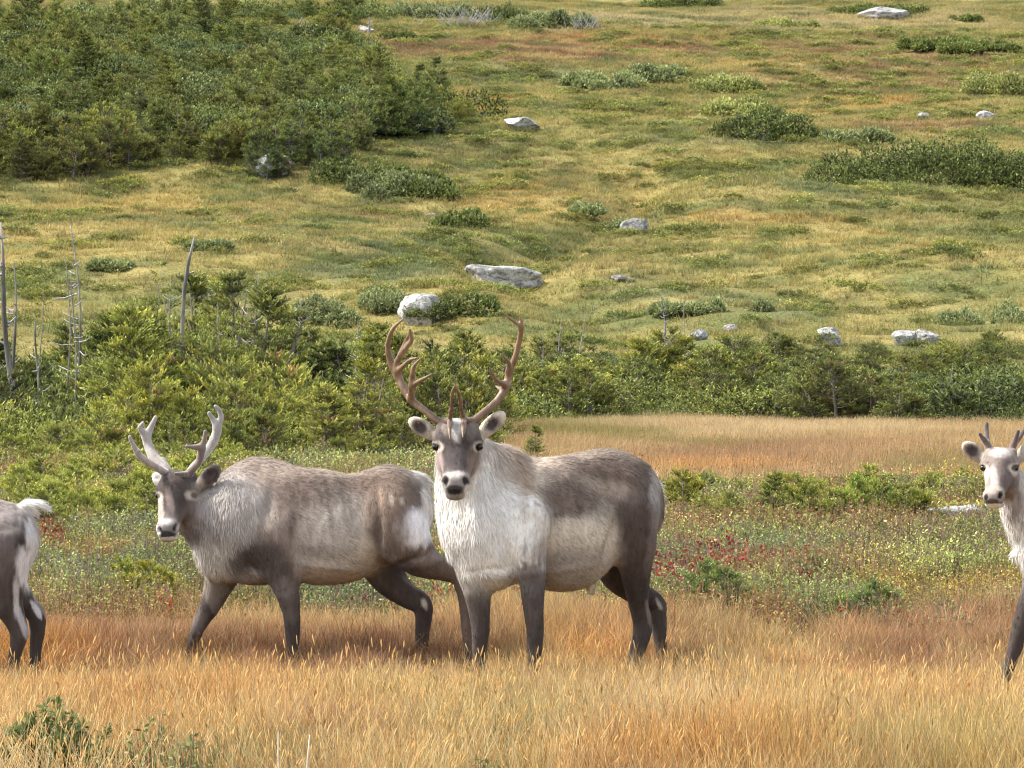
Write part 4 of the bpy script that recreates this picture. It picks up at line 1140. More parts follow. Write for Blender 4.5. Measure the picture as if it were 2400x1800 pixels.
def heath_clump(seed, r, h, n, leaf, cols, up=.6):
    """small-leaved dwarf shrub: many leaves on thin stems"""
    R = np.random.default_rng(seed); g = Geo()
    ns = max(5, n // 9)
    a = R.uniform(0, 6.28, ns); q = np.sqrt(R.uniform(0, 1, ns)) * r
    top = np.stack([q * np.cos(a) * 1.25, q * np.sin(a) * 1.25, h * R.uniform(.5, 1.1, ns) * (1 - .45 * (q / r) ** 2)], 1)
    bot = np.stack([q * np.cos(a) * .6, q * np.sin(a) * .6, np.zeros(ns) - .02], 1)
    for b, t in zip(bot, top): tube(g, [b, t], [.0022, .0014], col=(.16, .09, .055), n=3)
    i = R.integers(0, ns, n); t = R.uniform(.3, 1.02, n)[:, None]
    P = bot[i] * (1 - t) + top[i] * t
    D = unit(R.normal(0, 1, (n, 3)) * [1, 1, .5] + [0, 0, up])
    U = unit(np.cross(D, R.normal(0, 1, (n, 3))))
    cc = np.array([c for c, w in cols]); pw = np.array([w for c, w in cols]); pw = pw / pw.sum()
    C = cc[R.choice(len(cc), n, p=pw)] * R.uniform(.7, 1.35, (n, 1)) * (.55 + .45 * t)
    leaf_quads(P, D, U, leaf * R.uniform(.7, 1.3, n), leaf * .55, C, g, .1)
    return g

# ------------------------------------------------------------------ scattering as instances
def scatter(name, pts, rot, scl, idx, tint, variants, label=None):
    """one counted-as-stuff object: every point carries one of the variant meshes"""
    src = bpy.data.collections.new(name + '_kinds')
    for v in variants:
        o = bpy.data.objects.new(name + '_kind', v); src.objects.link(o)
    n = len(pts)
    me = bpy.data.meshes.new(name)
    me.vertices.add(n); me.vertices.foreach_set('co', np.asarray(pts, np.float32).ravel())
    def att(nm, ty, key, arr):
        a = me.attributes.new(nm, ty, 'POINT'); a.data.foreach_set(key, arr)
    att('rot', 'FLOAT_VECTOR', 'vector', np.asarray(rot, np.float32).ravel())
    att('scl', 'FLOAT_VECTOR', 'vector', np.asarray(scl, np.float32).ravel())
    att('idx', 'INT', 'value', np.asarray(idx, np.int32))
    c4 = np.ones((n, 4), np.float32); c4[:, :3] = tint
    att('tint', 'FLOAT_COLOR', 'color', c4.ravel())
    o = add(name, me)
    ng = bpy.data.node_groups.new(name, 'GeometryNodeTree')
    ng.interface.new_socket('Geometry', in_out='INPUT', socket_type='NodeSocketGeometry')
    ng.interface.new_socket('Geometry', in_out='OUTPUT', socket_type='NodeSocketGeometry')
    gi = ng.nodes.new('NodeGroupInput'); go = ng.nodes.new('NodeGroupOutput')
    ip = ng.nodes.new('GeometryNodeInstanceOnPoints')
    ci = ng.nodes.new('GeometryNodeCollectionInfo'); ci.inputs['Collection'].default_value = src
    ci.inputs['Separate Children'].default_value = True; ci.inputs['Reset Children'].default_value = True
    def na(nm, ty):
        a = ng.nodes.new('GeometryNodeInputNamedAttribute'); a.data_type = ty; a.inputs['Name'].default_value = nm
        return a.outputs['Attribute']
    er = ng.nodes.new('FunctionNodeEulerToRotation')
    L = ng.links.new
    L(gi.outputs[0], ip.inputs['Points']); L(ci.outputs[0], ip.inputs['Instance'])
    ip.inputs['Pick Instance'].default_value = True
    L(na('idx', 'INT'), ip.inputs['Instance Index'])
    L(na('rot', 'FLOAT_VECTOR'), er.inputs[0]); L(er.outputs[0], ip.inputs['Rotation'])
    L(na('scl', 'FLOAT_VECTOR'), ip.inputs['Scale'])
    L(ip.outputs[0], go.inputs[0])
    md = o.modifiers.new('scatter', 'NODES'); md.node_group = ng
    tag(o, label, kind='stuff')
    return o

def in_frame(x, Y, z, m=560, top=-120, bot=1990):
    px = px_of(x, Y); r = row_of(z, Y)
    return (px > -m - 60) & (px < 2400 + m + 60) & (r < bot) & (r > top)

def spread(n, Y0, Y1, power=1.0, m=160, seed=0):
    n = int(n * (2400 + 2 * m + 1000) / (2400 + 2 * m)); m = m + 500      # go on outside the frame
    """random points over the visible wedge between two distances"""
    R = np.random.default_rng(seed)
    u = R.uniform(0, 1, n)
    Y = np.sqrt(Y0 ** 2 + (Y1 ** 2 - Y0 ** 2) * u ** power)
    x = (R.uniform(-m, 2400 + m, n) - 1200) / FPX * Y
    return x, Y, R

def upright(R, n, tilt=0.12):
    return np.stack([R.normal(0, tilt, n), R.normal(0, tilt, n), R.uniform(0, 6.28, n)], 1)

# ------------------------------------------------------------------ the separate shrubs of the hillside: where they stand
dk = dict(c0=(.03, .042, .016), c1=(.18, .21, .05)); lt = dict(c0=(.10, .12, .035), c1=(.38, .39, .12)); bl = dict(c0=(.06, .08, .035), c1=(.28, .31, .12))
MATS = [  # px, row(base), half width px, height px, colours, label
    (2180, 440, 290, 155, dk, 'large dark green shrub mat at the right edge of the hillside'),
    (2370, 455, 130, 120, dk, 'dark bushy shrub at the right edge, overlapping the large mat'),
    (2010, 340, 100, 40, bl, 'blue-green creeping shrub above the left end of the large dark mat'),
    (1800, 335, 125, 82, dk, 'dark rounded shrub mat in the middle of the right slope'),
    (1700, 280, 120, 50, lt, 'pale green shrub mat just above the dark rounded one'),
    (1540, 200, 80, 42, bl, 'small dome of grey-green shrub near the top of the slope'),
    (1420, 215, 130, 26, bl, 'thin dark strip of shrub left of the small grey-green dome'),
    (1700, 222, 88, 48, lt, 'yellow-green dome of shrub right of the grey-green one'),
    (2330, 225, 120, 55, lt, 'bright yellow-green shrub mat at the upper right edge'),
    (2240, 135, 190, 24, dk, 'long dark strip of shrub near the top right'),
    (1830, 68, 120, 22, lt, 'pale flat shrub strip below the top right rock'),
    (2060, 42, 150, 34, dk, 'dark shrub hugging the top right rock outcrop'),
    (2270, 58, 60, 14, dk, 'tiny dark shrub right of the top right rock outcrop'),
    (1600, 20, 110, 36, dk, 'dark shrub cut by the top edge of the picture'),
    (1300, 72, 105, 44, bl, 'grey-green shrub at the right end of the top row'),
    (1180, 62, 90, 58, dk, 'dark shrub in the top row beside the bare grey branches'),
    (930, 100, 60, 34, dk, 'small dark shrub at the left end of the reddish band'),
    (1000, 48, 120, 50, bl, 'green shrub at the top beside the pile of bare branches'),
    (1090, 540, 78, 44, dk, 'isolated round dark shrub in the middle of the slope'),
    (1090, 755, 140, 62, dk, 'dark shrub stretching right from the squarish boulder'),
    (905, 740, 50, 44, bl, 'low grey-green shrub left of the squarish boulder'),
    (960, 440, 90, 44, dk, 'dark lower tip of the hillside wood pointing to the right'),
    (900, 470, 130, 60, bl, 'grey-green shrub skirt under the tip of the hillside wood'),
    (1340, 505, 100, 22, bl, 'flat green shrub right of the isolated round one'),
    (1460, 545, 40, 22, bl, 'small tuft of shrub beside the small grey boulder'),
    (760, 770, 90, 60, bl, 'grey-green shrub rising behind the left thicket'),
    (2330, 760, 130, 60, bl, 'green shrub above the belt at the right edge'),
    (1670, 740, 170, 36, bl, 'blue-green low shrub band above the belt beyond the meadow'),
    (490, 590, 60, 24, bl, 'small dark tuft of shrub on the golden left slope'),
    (1010, 470, 60, 50, dk, 'small dark shrub right at the trailing end of the wood, above the isolated one'),
    (820, 440, 120, 62, dk, 'dark shrub at the foot of the wood, left of its trailing tip'),
    (260, 640, 60, 22, bl, 'faint low tuft of shrub on the left slope'),
]

MATP = []
for (px, row, w, h, c, lab) in MATS:
    p = gpos(px, row); sc = p[1] / FPX; rx = w * sc; H = h * sc
    ry = min(max(rx * .55, H * 1.3), rx, 5.0)
    yc = p[1] + ry * .8
    MATP.append(((px - 1200) / FPX * yc, yc, rx, ry, H))
def off_mats(x, Y):
    k = np.ones(len(x), bool)
    for (mx, my, rx, ry, H) in MATP: k &= ((x - mx) / rx) ** 2 + ((Y - my) / ry) ** 2 > .75
    return k
# ------------------------------------------------------------------ build: ground and its cover
build_ground()

def build_grass():
    V = [grass_tuft(100 + i, 36, .40, .085, .0044, .24, heads=1 if i == 0 else 0, cvar=.45, wind=(.18, 0)).mesh('grass_tuft', [M_GRASS]) for i in range(6)]
    # foreground sedge
    n = 20000
    x, Y, R = spread(n, 11.6, 22.6, 1.0, 200, 1); n = len(x)
    keep = Y < edge_grass(px_of(x, Y)) + R.normal(0, .6, n) + 4.0 * (fbm(x / .8, Y / 1.6, 23, 3) - .5)
    keep &= ((x + 1.83) / .27) ** 2 + ((Y - 12.6) / 1.0) ** 2 > 1
    dens = fbm(x / .5, Y / .5, 90, 3)
    keep &= R.uniform(0, 1, n) < np.clip(dens * 2.2, .45, 1)
    x, Y = x[keep], Y[keep]; n = len(x); z = ground(x, Y)
    hgt = .42 + .95 * fbm(x / 1.0, Y / 1.0, 33, 3)
    hgt = hgt * np.interp(Y, [11, 14.6, 15.6, 16.2, 17.4, 18.2, 20], [1.0, .92, .54, .31, .38, .70, .72])
    for fx, fy in ((-.18, 16.8), (.12, 16.7), (.61, 17.2), (.79, 17.4), (-1.75, 17.9), (-1.2, 17.9), (-.5, 17.9), (-.25, 17.9), (-2.6, 17.2), (2.47, 16.0)):
        hgt = hgt * (1 - .55 * np.exp(-((x - fx) / .16) ** 2 - ((Y - fy + .45) / .6) ** 2))
    pxx = px_of(x, Y)
    hgt = hgt * (1 - .62 * np.clip((13.5 - Y) / .5, 0, 1) * np.clip((560 - pxx) / 60, 0, 1)) * (1 - .45 * np.clip((13.2 - Y) / .5, 0, 1) * np.exp(-((pxx - 1120) / 130) ** 2))
    s = hgt * R.uniform(.75, 1.25, n)
    C = fore_colour(x, Y, z)
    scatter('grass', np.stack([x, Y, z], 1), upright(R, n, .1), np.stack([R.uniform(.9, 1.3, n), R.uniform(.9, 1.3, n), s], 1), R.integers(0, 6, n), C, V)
    # pale standing stems
    Vp = [grass_tuft(140 + i, 9, .44, .07, .0042, .25, heads=3, wind=(.30, 0)).mesh('grass_tuft', [M_GRASS]) for i in range(4)]
    n = 1400
    x, Y, R = spread(n, 11.8, 15.0, 1.0, 200, 2); n = len(x); z = ground(x, Y)
    scatter('dry_grass_stems', np.stack([x, Y, z], 1), upright(R, n, .12), np.stack([R.uniform(.8, 1.2, n)] * 2 + [R.uniform(.6, 1.0, n)], 1), R.integers(0, 4, n), np.tile([.60, .45, .22], (n, 1)), Vp)
    # far meadow
    Vm = [grass_tuft(170 + i, 26, .48, .16, .010, .25, heads=1).mesh('grass_tuft', [M_GRASS]) for i in range(5)]
    n = 46000
    x, Y, R = spread(n, 37, 82, 1.0, 160, 3); n = len(x); px = px_of(x, Y)
    keep = px > np.interp(Y, [37, 42, 50, 60, 82], [1480, 1300, 1000, 900, 850]) + R.normal(0, 20, n)
    keep &= (Y > np.interp(px, [900, 1500, 1900, 2400], [40, 37.5, 38.5, 38]))
    x, Y = x[keep], Y[keep]; n = len(x); z = ground(x, Y)
    s = (.6 + .5 * fbm(x / 3, Y / 3, 35, 3)) * R.uniform(.8, 1.2, n) * .95
    scatter('meadow_grass', np.stack([x, Y, z], 1), upright(R, n, .1), np.stack([R.uniform(.9, 1.3, n), R.uniform(.9, 1.3, n), s], 1), R.integers(0, 5, n), mead_colour(x, Y, z), Vm)
    # hill grass
    Vh = [grass_tuft(190 + i, 30, .30, .26, .022, .55, cvar=.3).mesh('grass_tuft', [M_GRASS]) for i in range(6)]
    n = 150000
    x, Y, R = spread(n, 96, 430, .8, 120, 4); n = len(x); z = ground(x, Y)
    keep = in_frame(x, Y, z, 560, -60) & off_mats(x, Y); x, Y, z = x[keep], Y[keep], z[keep]; n = len(x)
    s = (.5 + .8 * fbm(x / 4, Y / 4, 37, 3)) * R.uniform(.7, 1.3, n) * np.interp(Y, [100, 200, 340], [.9, 1.1, 1.4])
    wdt = np.interp(Y, [100, 340], [1.0, 2.0])
    scatter('hill_grass', np.stack([x, Y, z], 1), upright(R, n, .15), np.stack([R.uniform(.8, 1.4, n) * wdt, R.uniform(.8, 1.4, n) * wdt, s], 1), R.integers(0, 6, n), hill_colour(x, Y, z), Vh)

def build_heath():
    G1, G2, G3 = (.29, .30, .08), (.43, .42, .10), (.17, .195, .065)
    RD, YL, PK, BN = (.26, .028, .022), (.44, .40, .12), (.42, .32, .24), (.28, .15, .07)
    cols = [[(G1, 6), (G2, 4), (G3, 3), (BN, 1.2), (YL, .12), (PK, .06)],
            [(G2, 6), (G1, 4), (G3, 1), (YL, .25)],
            [(G1, 3), (BN, 3.5), (G3, 3), (RD, .12), (PK, .2), (YL, .1)],
            [(G1, 6), (G3, 3), (G2, 2), (YL, .1)]]
    V = []
    for i in range(8): V.append(heath_clump(300 + i, .14, .26, 230, .019, cols[i % 4]).mesh('heath_clump', [M_LEAF_I]))
    # red-leaved clumps
    V += [heath_clump(330 + i, .10, .24, 90, .024, [(RD, 7), ((.38, .05, .03), 2), (G1, 2), (BN, 1), (YL, .3)]).mesh('heath_clump', [M_LEAF_I]) for i in range(2)]
    n = 15500
    x, Y, R = spread(n, 18.4, 47, .75, 160, 11); n = len(x); px = px_of(x, Y)
    keep = (Y > edge_grass(px) - .1 + R.normal(0, .22, n)) & ((px < 1150 + R.normal(0, 60, n)) | (Y < 37.5 + R.normal(0, .5, n)) | ((px < 1400) & (Y < 40)))
    x, Y, px = x[keep], Y[keep], px[keep]; n = len(x); z = ground(x, Y); rw = row_of(z, Y)
    w = fbm(x / 1.3, Y / 1.3, 53, 3); w2 = fbm(x / 1.6 + 9, Y / 2.2, 57, 3)
    kind = np.where(w > .58, 2, np.where(w < .42, 3, np.where(w2 > .52, 1, 0)))
    kind = np.where((Y > 24) & (px < 600) & (R.uniform(0, 1, n) < .6), 1, kind)
    kind = np.where((Y < 21) & (R.uniform(0, 1, n) < .45), 2, kind)
    idx = kind + 4 * R.integers(0, 2, n)
    w3 = np.clip((fbm(x / 1.1 + 40, Y / 2.0, 58, 3) - .5) * 4, -1, 1)
    tint = np.stack([1.0 + .25 * w3, 1.0 - .02 * w3, .95 - .2 * w3], 1) * (.85 + .6 * w2)[:, None] * R.uniform(.75, 1.25, (n, 1))
    for (rx_, ry_, sx, sy, pr) in ((1660, 1310, 80, 30, .5), (1560, 1345, 60, 22, .4), (1900, 1310, 60, 16, .35), (2010, 1420, 50, 18, .4), (1840, 1430, 60, 14, .2), (1120, 1400, 150, 34, .3), (900, 1390, 70, 30, .3),
                                   (105, 1240, 30, 12, .6), (320, 1440, 40, 14, .3), (530, 1395, 24, 10, .4), (1500, 1400, 60, 30, .3), (1300, 1420, 200, 20, .05)):
        near = np.exp(-((px - rx_) / sx) ** 2 - ((rw - 20 - ry_ - 60) / (sy * 1.4)) ** 2)
        idx = np.where(R.uniform(0, 1, n) < near * pr * 1.3, 8 + R.integers(0, 2, n), idx)
    s = np.where(idx >= 8, 1.3, 1.0) * (.75 + .7 * fbm(x / 1.1, Y / 1.1, 59, 3)) * R.uniform(.75, 1.25, n) * np.interp(Y, [18, 21, 30, 47], [.75, .95, 1.15, 1.5])
    scatter('heath', np.stack([x, Y, z], 1), upright(R, n, .12), np.stack([s, s, s], 1), idx, tint, V)
    # low green heath on the hill
    V = [low_mat(400 + i, .7, .6, .26, 420, .075, core=False).mesh('heath_clump', [M_LEAF_I]) for i in range(5)]
    n = 9500
    x, Y, R = spread(n, 92, 330, .8, 120, 12); n = len(x); z = ground(x, Y)
    C = hill_colour(x, Y, z); gr = C[:, 1] / (C[:, 0] + 1e-6)
    f = fbm(x / 3.2, Y / 2.6, 63, 4)
    keep = in_frame(x, Y, z, 560, -60) & off_mats(x, Y) & ((f > .59) | (R.uniform(0, 1, n) < np.clip((gr - .92) * 4, 0, .9)) | (Y < 104))
    x, Y, z = x[keep], Y[keep], z[keep]; C = C[keep]; n = len(x)
    k = R.uniform(0, 1, n)[:, None]
    tint = np.array([.9, .95, .9]) * (1 - k) + np.array([1.25, 1.08, .85]) * k
    tint = tint * R.uniform(.7, 1.3, (n, 1))
    s = R.uniform(.6, 1.5, n) * np.interp(Y, [100, 330], [.9, 1.5])
    scatter('hill_heath', np.stack([x, Y, z], 1), upright(R, n, .1), np.stack([s * 1.4, s, s * .9], 1), R.integers(0, 5, n), tint, V)

build_grass()
build_heath()

def heath_shrubs():
    """low rounded green shrubs that give the heath its lumps"""
    V = [low_mat(450 + i, .42, .34, .26, 1300, .036, c0=(.07, .085, .03), c1=((.44, .42, .10), (.31, .33, .09), (.38, .32, .11), (.25, .28, .10))[i], core=True).mesh('heath_shrub', [M_LEAF_I]) for i in range(4)]
    n = 1700
    x, Y, R = spread(n, 21.0, 47, .85, 160, 14); n = len(x); px = px_of(x, Y)
    f = fbm(x / 1.7, Y / 2.4, 73, 3)
    left = px < 1150
    dens = np.where(left, np.interp(Y, [21, 26, 32, 47], [.10, .3, .8, 1.0]), np.interp(Y, [21, 25, 30, 37], [.35, .5, .75, .6]))
    keep = (R.uniform(0, 1, n) < dens * np.clip((f - .36) * 5, .1, 1)) & (left | (Y < 37))
    keep &= ~((np.abs(px - 1650) < 110) & (Y < 27)) & ~((np.abs(px - 2005) < 60) & (Y < 23.5))
    x, Y, f = x[keep], Y[keep], f[keep]; n = len(x); z = ground(x, Y)
    s = R.uniform(.55, 1.2, n) * np.interp(Y, [20, 30, 47], [.8, 1.1, 1.5])
    b = R.uniform(.75, 1.2, n)
    scatter('heath_shrubs', np.stack([x, Y, z], 1), upright(R, n, .05), np.stack([s * 1.2, s, s * R.uniform(.7, 1.2, n)], 1), R.integers(0, 4, n), np.stack([b, b, b], 1), V)
heath_shrubs()

# ------------------------------------------------------------------ spruces
def make_bush_kind(seed, R_, H, **k):
    g, tr = spruce_bush(seed, R_, H, **k)
    return g.mesh('crown', [M_NEEDLE]), tr.mesh('trunk', [M_WOOD]), g, tr
KINDS = []
for i, (r_, h_, k) in enumerate([(.95, 1.25, dict(nbr=190, tw=9, rnd=True)), (.85, 1.5, dict(nbr=190, tw=9, gold=.25, rnd=True)), (1.1, 1.05, dict(nbr=200, tw=9, rnd=True)), (.75, 1.7, dict(nbr=160, tw=9, lean=.08)),
                                 (1.05, 1.2, dict(nbr=200, tw=9, gold=.3, rnd=True)), (.6, 1.9, dict(nbr=140, tw=9, gold=.15)), (1.15, 1.3, dict(nbr=210, tw=9, gold=.1, rnd=True))]):
    KINDS.append(make_bush_kind(500 + i, r_, h_, **k))

for i in range(3):
    _g = low_mat(540 + i, 1.15, 1.0, 1.15, 4200, .075, wd=.28, c0=(.03, .042, .016), c1=((.33, .35, .08), (.26, .29, .07), (.38, .37, .08))[i])
    _t = Geo()
    for q in range(5): tube(_t, [[.2 * q - .4, .1 * q - .2, -.1], [.25 * q - .5, .1, .4], [.3 * q - .6, .2 - .1 * q, .62 + .12 * ((q * 7 + i) % 3)]], [.02, .012, .004], (.2, .17, .14), 4)
    KINDS.append((_g.mesh('crown', [M_NEEDLE]), _t.mesh('trunk', [M_WOOD]), _g, _t))

def bush(x, Y, s, kind, label, group, tint=(1, 1, 1), rz=0, name='spruce_bush', sz=None, cat='shrub', parts=True):
    crown, trunk, _, _ = KINDS[kind]
    z = float(ground(x, Y))
    r = bpy.data.objects.new(name, None); COL.objects.link(r)
    r.location = (x, Y, z - .03); r.rotation_euler = (0, 0, rz); r.scale = (s, s, s * (sz or 1)); r.empty_display_size = .2
    tag(r, label, cat, group)
    c = add('crown', crown, r); c.color = (*tint, 1)
    add('trunk', trunk, r)
    return r

def side_word(px):
    return ['far left edge', 'left', 'middle left', 'middle', 'middle right', 'right', 'far right edge'][int(np.clip(px / 2400 * 7, 0, 6))]

def size_word(s): return 'low' if s < .95 else 'medium' if s < 1.25 else 'tall'
def tone_word(t): return 'yellowish' if t[0] > t[1] * 1.08 else 'dark' if t[1] < .9 else 'green'

def thicket():
    R = np.random.default_rng(77)
    # left thicket behind the walking caribou, right belt behind the meadow
    cnt = 0
    spots = []
    for Y in np.arange(45.5, 76, 1.6):
        xl = (-80 - 1200) / FPX * Y; xr = (np.interp(Y, [45, 52, 60, 76], [960, 1040, 1090, 1110]) - 1200) / FPX * Y
        for x in np.arange(xl, xr, 1.32):
            xx, yy = x + R.normal(0, .35), Y + R.normal(0, .4)
            px = float(px_of(xx, yy))
            # clumps of taller trees, a low fringe in front
            hgt = np.interp(px, [-80, 60, 150, 300, 480, 620, 760, 860, 960, 1090], [1.1, 1.0, 1.0, 1.2, 1.3, 1.25, 1.05, .95, .95, .95])
            hgt *= np.interp(yy, [45, 48, 52, 60, 76], [.5, .75, 1.0, 1.15, 1.25])
            spots.append((xx, yy, hgt, 'left'))
    for Y in np.arange(76, 107, 2.2):
        xl = (1040 - 1200) / FPX * Y; xr = (2480 - 1200) / FPX * Y
        for x in np.arange(xl, xr, 1.75):
            xx, yy = x + R.normal(0, .45), Y + R.normal(0, .5)
            px = float(px_of(xx, yy))
            hgt = np.interp(px, [1040, 1200, 1400, 1600, 1800, 2100, 2300, 2480], [1.15, 1.15, 1.1, 1.2, 1.35, 1.3, 1.25, 1.4])
            front = 74 + 13 * float(fbm(np.array([xx / 3.0]), np.array([2.0]), 29, 2)[0])
            if yy < front - .5: continue
            hgt *= np.interp(yy - front, [0, 1.5, 6, 12, 26], [.55, 1.0, 1.05, .75, .55]) * (.55 + .9 * float(fbm(np.array([xx / 3.2]), np.array([yy / 4.0]), 27, 2)[0]))
            if yy > 97 and R.uniform() < .35: continue
            spots.append((xx, yy, hgt, 'right'))
    R.shuffle(spots)
    for (xx, yy, hgt, side) in spots:
        xx, yy, hgt = float(xx), float(yy), float(hgt)
        px = float(px_of(xx, yy))
        k = int(R.choice([0, 1, 2, 3, 4, 5, 6, 7, 8, 9])) if side == 'left' else int(R.choice([0, 1, 2, 4, 6, 7, 7, 8, 8, 9, 9])); s = hgt * R.uniform(.82, 1.2)
        warm = fbm(np.array([xx / 3.0]), np.array([yy / 3.0]), 91, 2)[0]
        b = R.uniform(.75, 1.2)
        if side == 'right': b *= .85
        warm = float(np.clip(.5 + (warm - .5) * 2.2, 0, 1)); b *= .8 + .4 * warm
        tint = (b * (.75 + .45 * warm), b * (.88 + .28 * warm), b * R.uniform(.8, 1.2))
        if side == 'left':
            lab = '%s %s dwarf spruce in the left thicket, %s, at the picture %s' % (size_word(s), tone_word(tint), 'front row' if yy < 53 else 'middle rows' if yy < 64 else 'back rows', side_word(px))
            grp = 'dwarf spruces of the left thicket, %s' % side_word(px)
        else:
            lab = '%s %s dwarf spruce in the belt beyond the tan meadow, %s, %s' % (size_word(s), tone_word(tint), 'front row' if yy < 85 else 'middle rows' if yy < 91 else 'back rows', side_word(px))
            grp = 'dwarf spruces of the belt beyond the meadow, %s' % side_word(px)
        if k > 6: s *= 1.15
        bush(xx, yy, s * (1.0 if side == 'left' else 1.22), k, lab, grp, tint, R.uniform(0, 6.28), sz=1.0 if side == 'left' else .72)
        cnt += 1
thicket()

def thicket_beyond_frame():
    V = [g.mesh('thicket_bush', [M_NEEDLE_I]) for (c, t, g, tr) in KINDS]
    n = 620; R = np.random.default_rng(70)
    l = R.uniform(0, 1, n) < .5
    Y = np.where(l, R.uniform(47, 76, n), R.uniform(80, 105, n)); px = np.where(l, R.uniform(-760, -85, n), R.uniform(2485, 3100, n))
    x = (px - 1200) / FPX * Y; s = R.uniform(.8, 1.4, n)
    scatter('thicket_edge', np.stack([x, Y, ground(x, Y)], 1), upright(R, n, .05), np.stack([s, s, s], 1), R.integers(0, len(V), n), R.uniform(.75, 1.15, (n, 1)) * np.ones((1, 3)), V)
thicket_beyond_frame()

def single_spruces():
    R = np.random.default_rng(78)
    # (px, row of base, height in photo px, kind, label, tint)
    L = [
        (1252, 1085, 75, 5, 'small rounded young spruce right above the bull caribou\'s back', (1.0, 1.1, .9)),
        (1600, 1210, 90, 0, 'yellow-green low spruce just behind the rump of the bull caribou', (1.5, 1.35, .9)),
        (1810, 1225, 105, 3, 'pointed low spruce at the near edge of the tan meadow', (1.0, 1.1, .9)),
        (1900, 1230, 85, 2, 'broad bushy spruce below the meadow, right of the pointed one', (1.2, 1.25, 1.0)),
        (2010, 1220, 85, 6, 'bright green spreading spruce with flat upswept branches below the meadow', (1.05, 1.3, .9)),
        (2080, 1215, 65, 1, 'small spruce at the right end of the low row below the meadow', (1.3, 1.3, .9)),
        (1720, 1235, 60, 4, 'low tuft of spruce left of the row below the meadow', (1.1, 1.15, 1.0)),
        (1655, 1425, 95, 6, 'blue-green dense little spruce beside the bull caribou\'s hind legs', (.9, 1.15, 1.3)),
        (2055, 1435, 60, 2, 'small blue-green spruce near the red leaves on the right', (.9, 1.2, 1.3)),
        (370, 1400, 70, 4, 'bright yellow-green low spruce in front of the walking caribou', (1.6, 1.5, .8)),
        (300, 1370, 46, 2, 'creeping bright green spruce left of the walking caribou\'s foreleg', (1.5, 1.5, .8)),
        (1150, 1080, 70, 3, 'small spruce showing between the bull\'s right ear and its back', (1.1, 1.2, .9)),
    ]
    for px, row, h, k, lab, tint in L:
        row += 38; h = h * 1.0 + 48
        p = gpos(px, row); H = h / FPX * p[1]
        base = [1.25, 1.5, 1.05, 1.7, 1.2, 1.9, 1.3][k]
        s = H / base
        bush(float(p[0]), float(p[1]), s, k, lab, None, tuple(.85 * q for q in tint), R.uniform(0, 6.28), name='young_spruce', sz=1.0)
    # pale low spruces along the front of the left thicket
    for i in range(62):
        px = R.uniform(-30, 560) if i < 38 else R.uniform(1480, 2380)
        Y = R.uniform(29, 46) if i < 38 else R.uniform(31, 37.5)
        x = (px - 1200) / FPX * Y
        b = R.uniform(.9, 1.2)
        grp = 'low yellow-green spruces at the foot of the left thicket' if i < 38 else 'low spruces scattered in the heath in front of the meadow'
        lab = 'low yellow-green spruce at the foot of the left thicket' if i < 38 else 'low spruce scattered in the heath in front of the meadow'
        if i < 38:
            grp = lab = 'low yellow-green spruce %s, %s' % ('behind the white raised tail' if px < 150 else 'left of the pale velvet antlers' if px < 330 else 'behind the walking caribou\'s head', 'front of the thicket foot' if Y < 35 else 'middle of the thicket foot' if Y < 41 else 'against the thicket')
        bush(x, Y, R.uniform(.42, .72) if i < 38 else R.uniform(.32, .52), int(R.choice([0, 2, 4])), lab, grp, (1.15 * b, 1.18 * b, .9 * b), R.uniform(0, 6.28), sz=.8)
single_spruces()

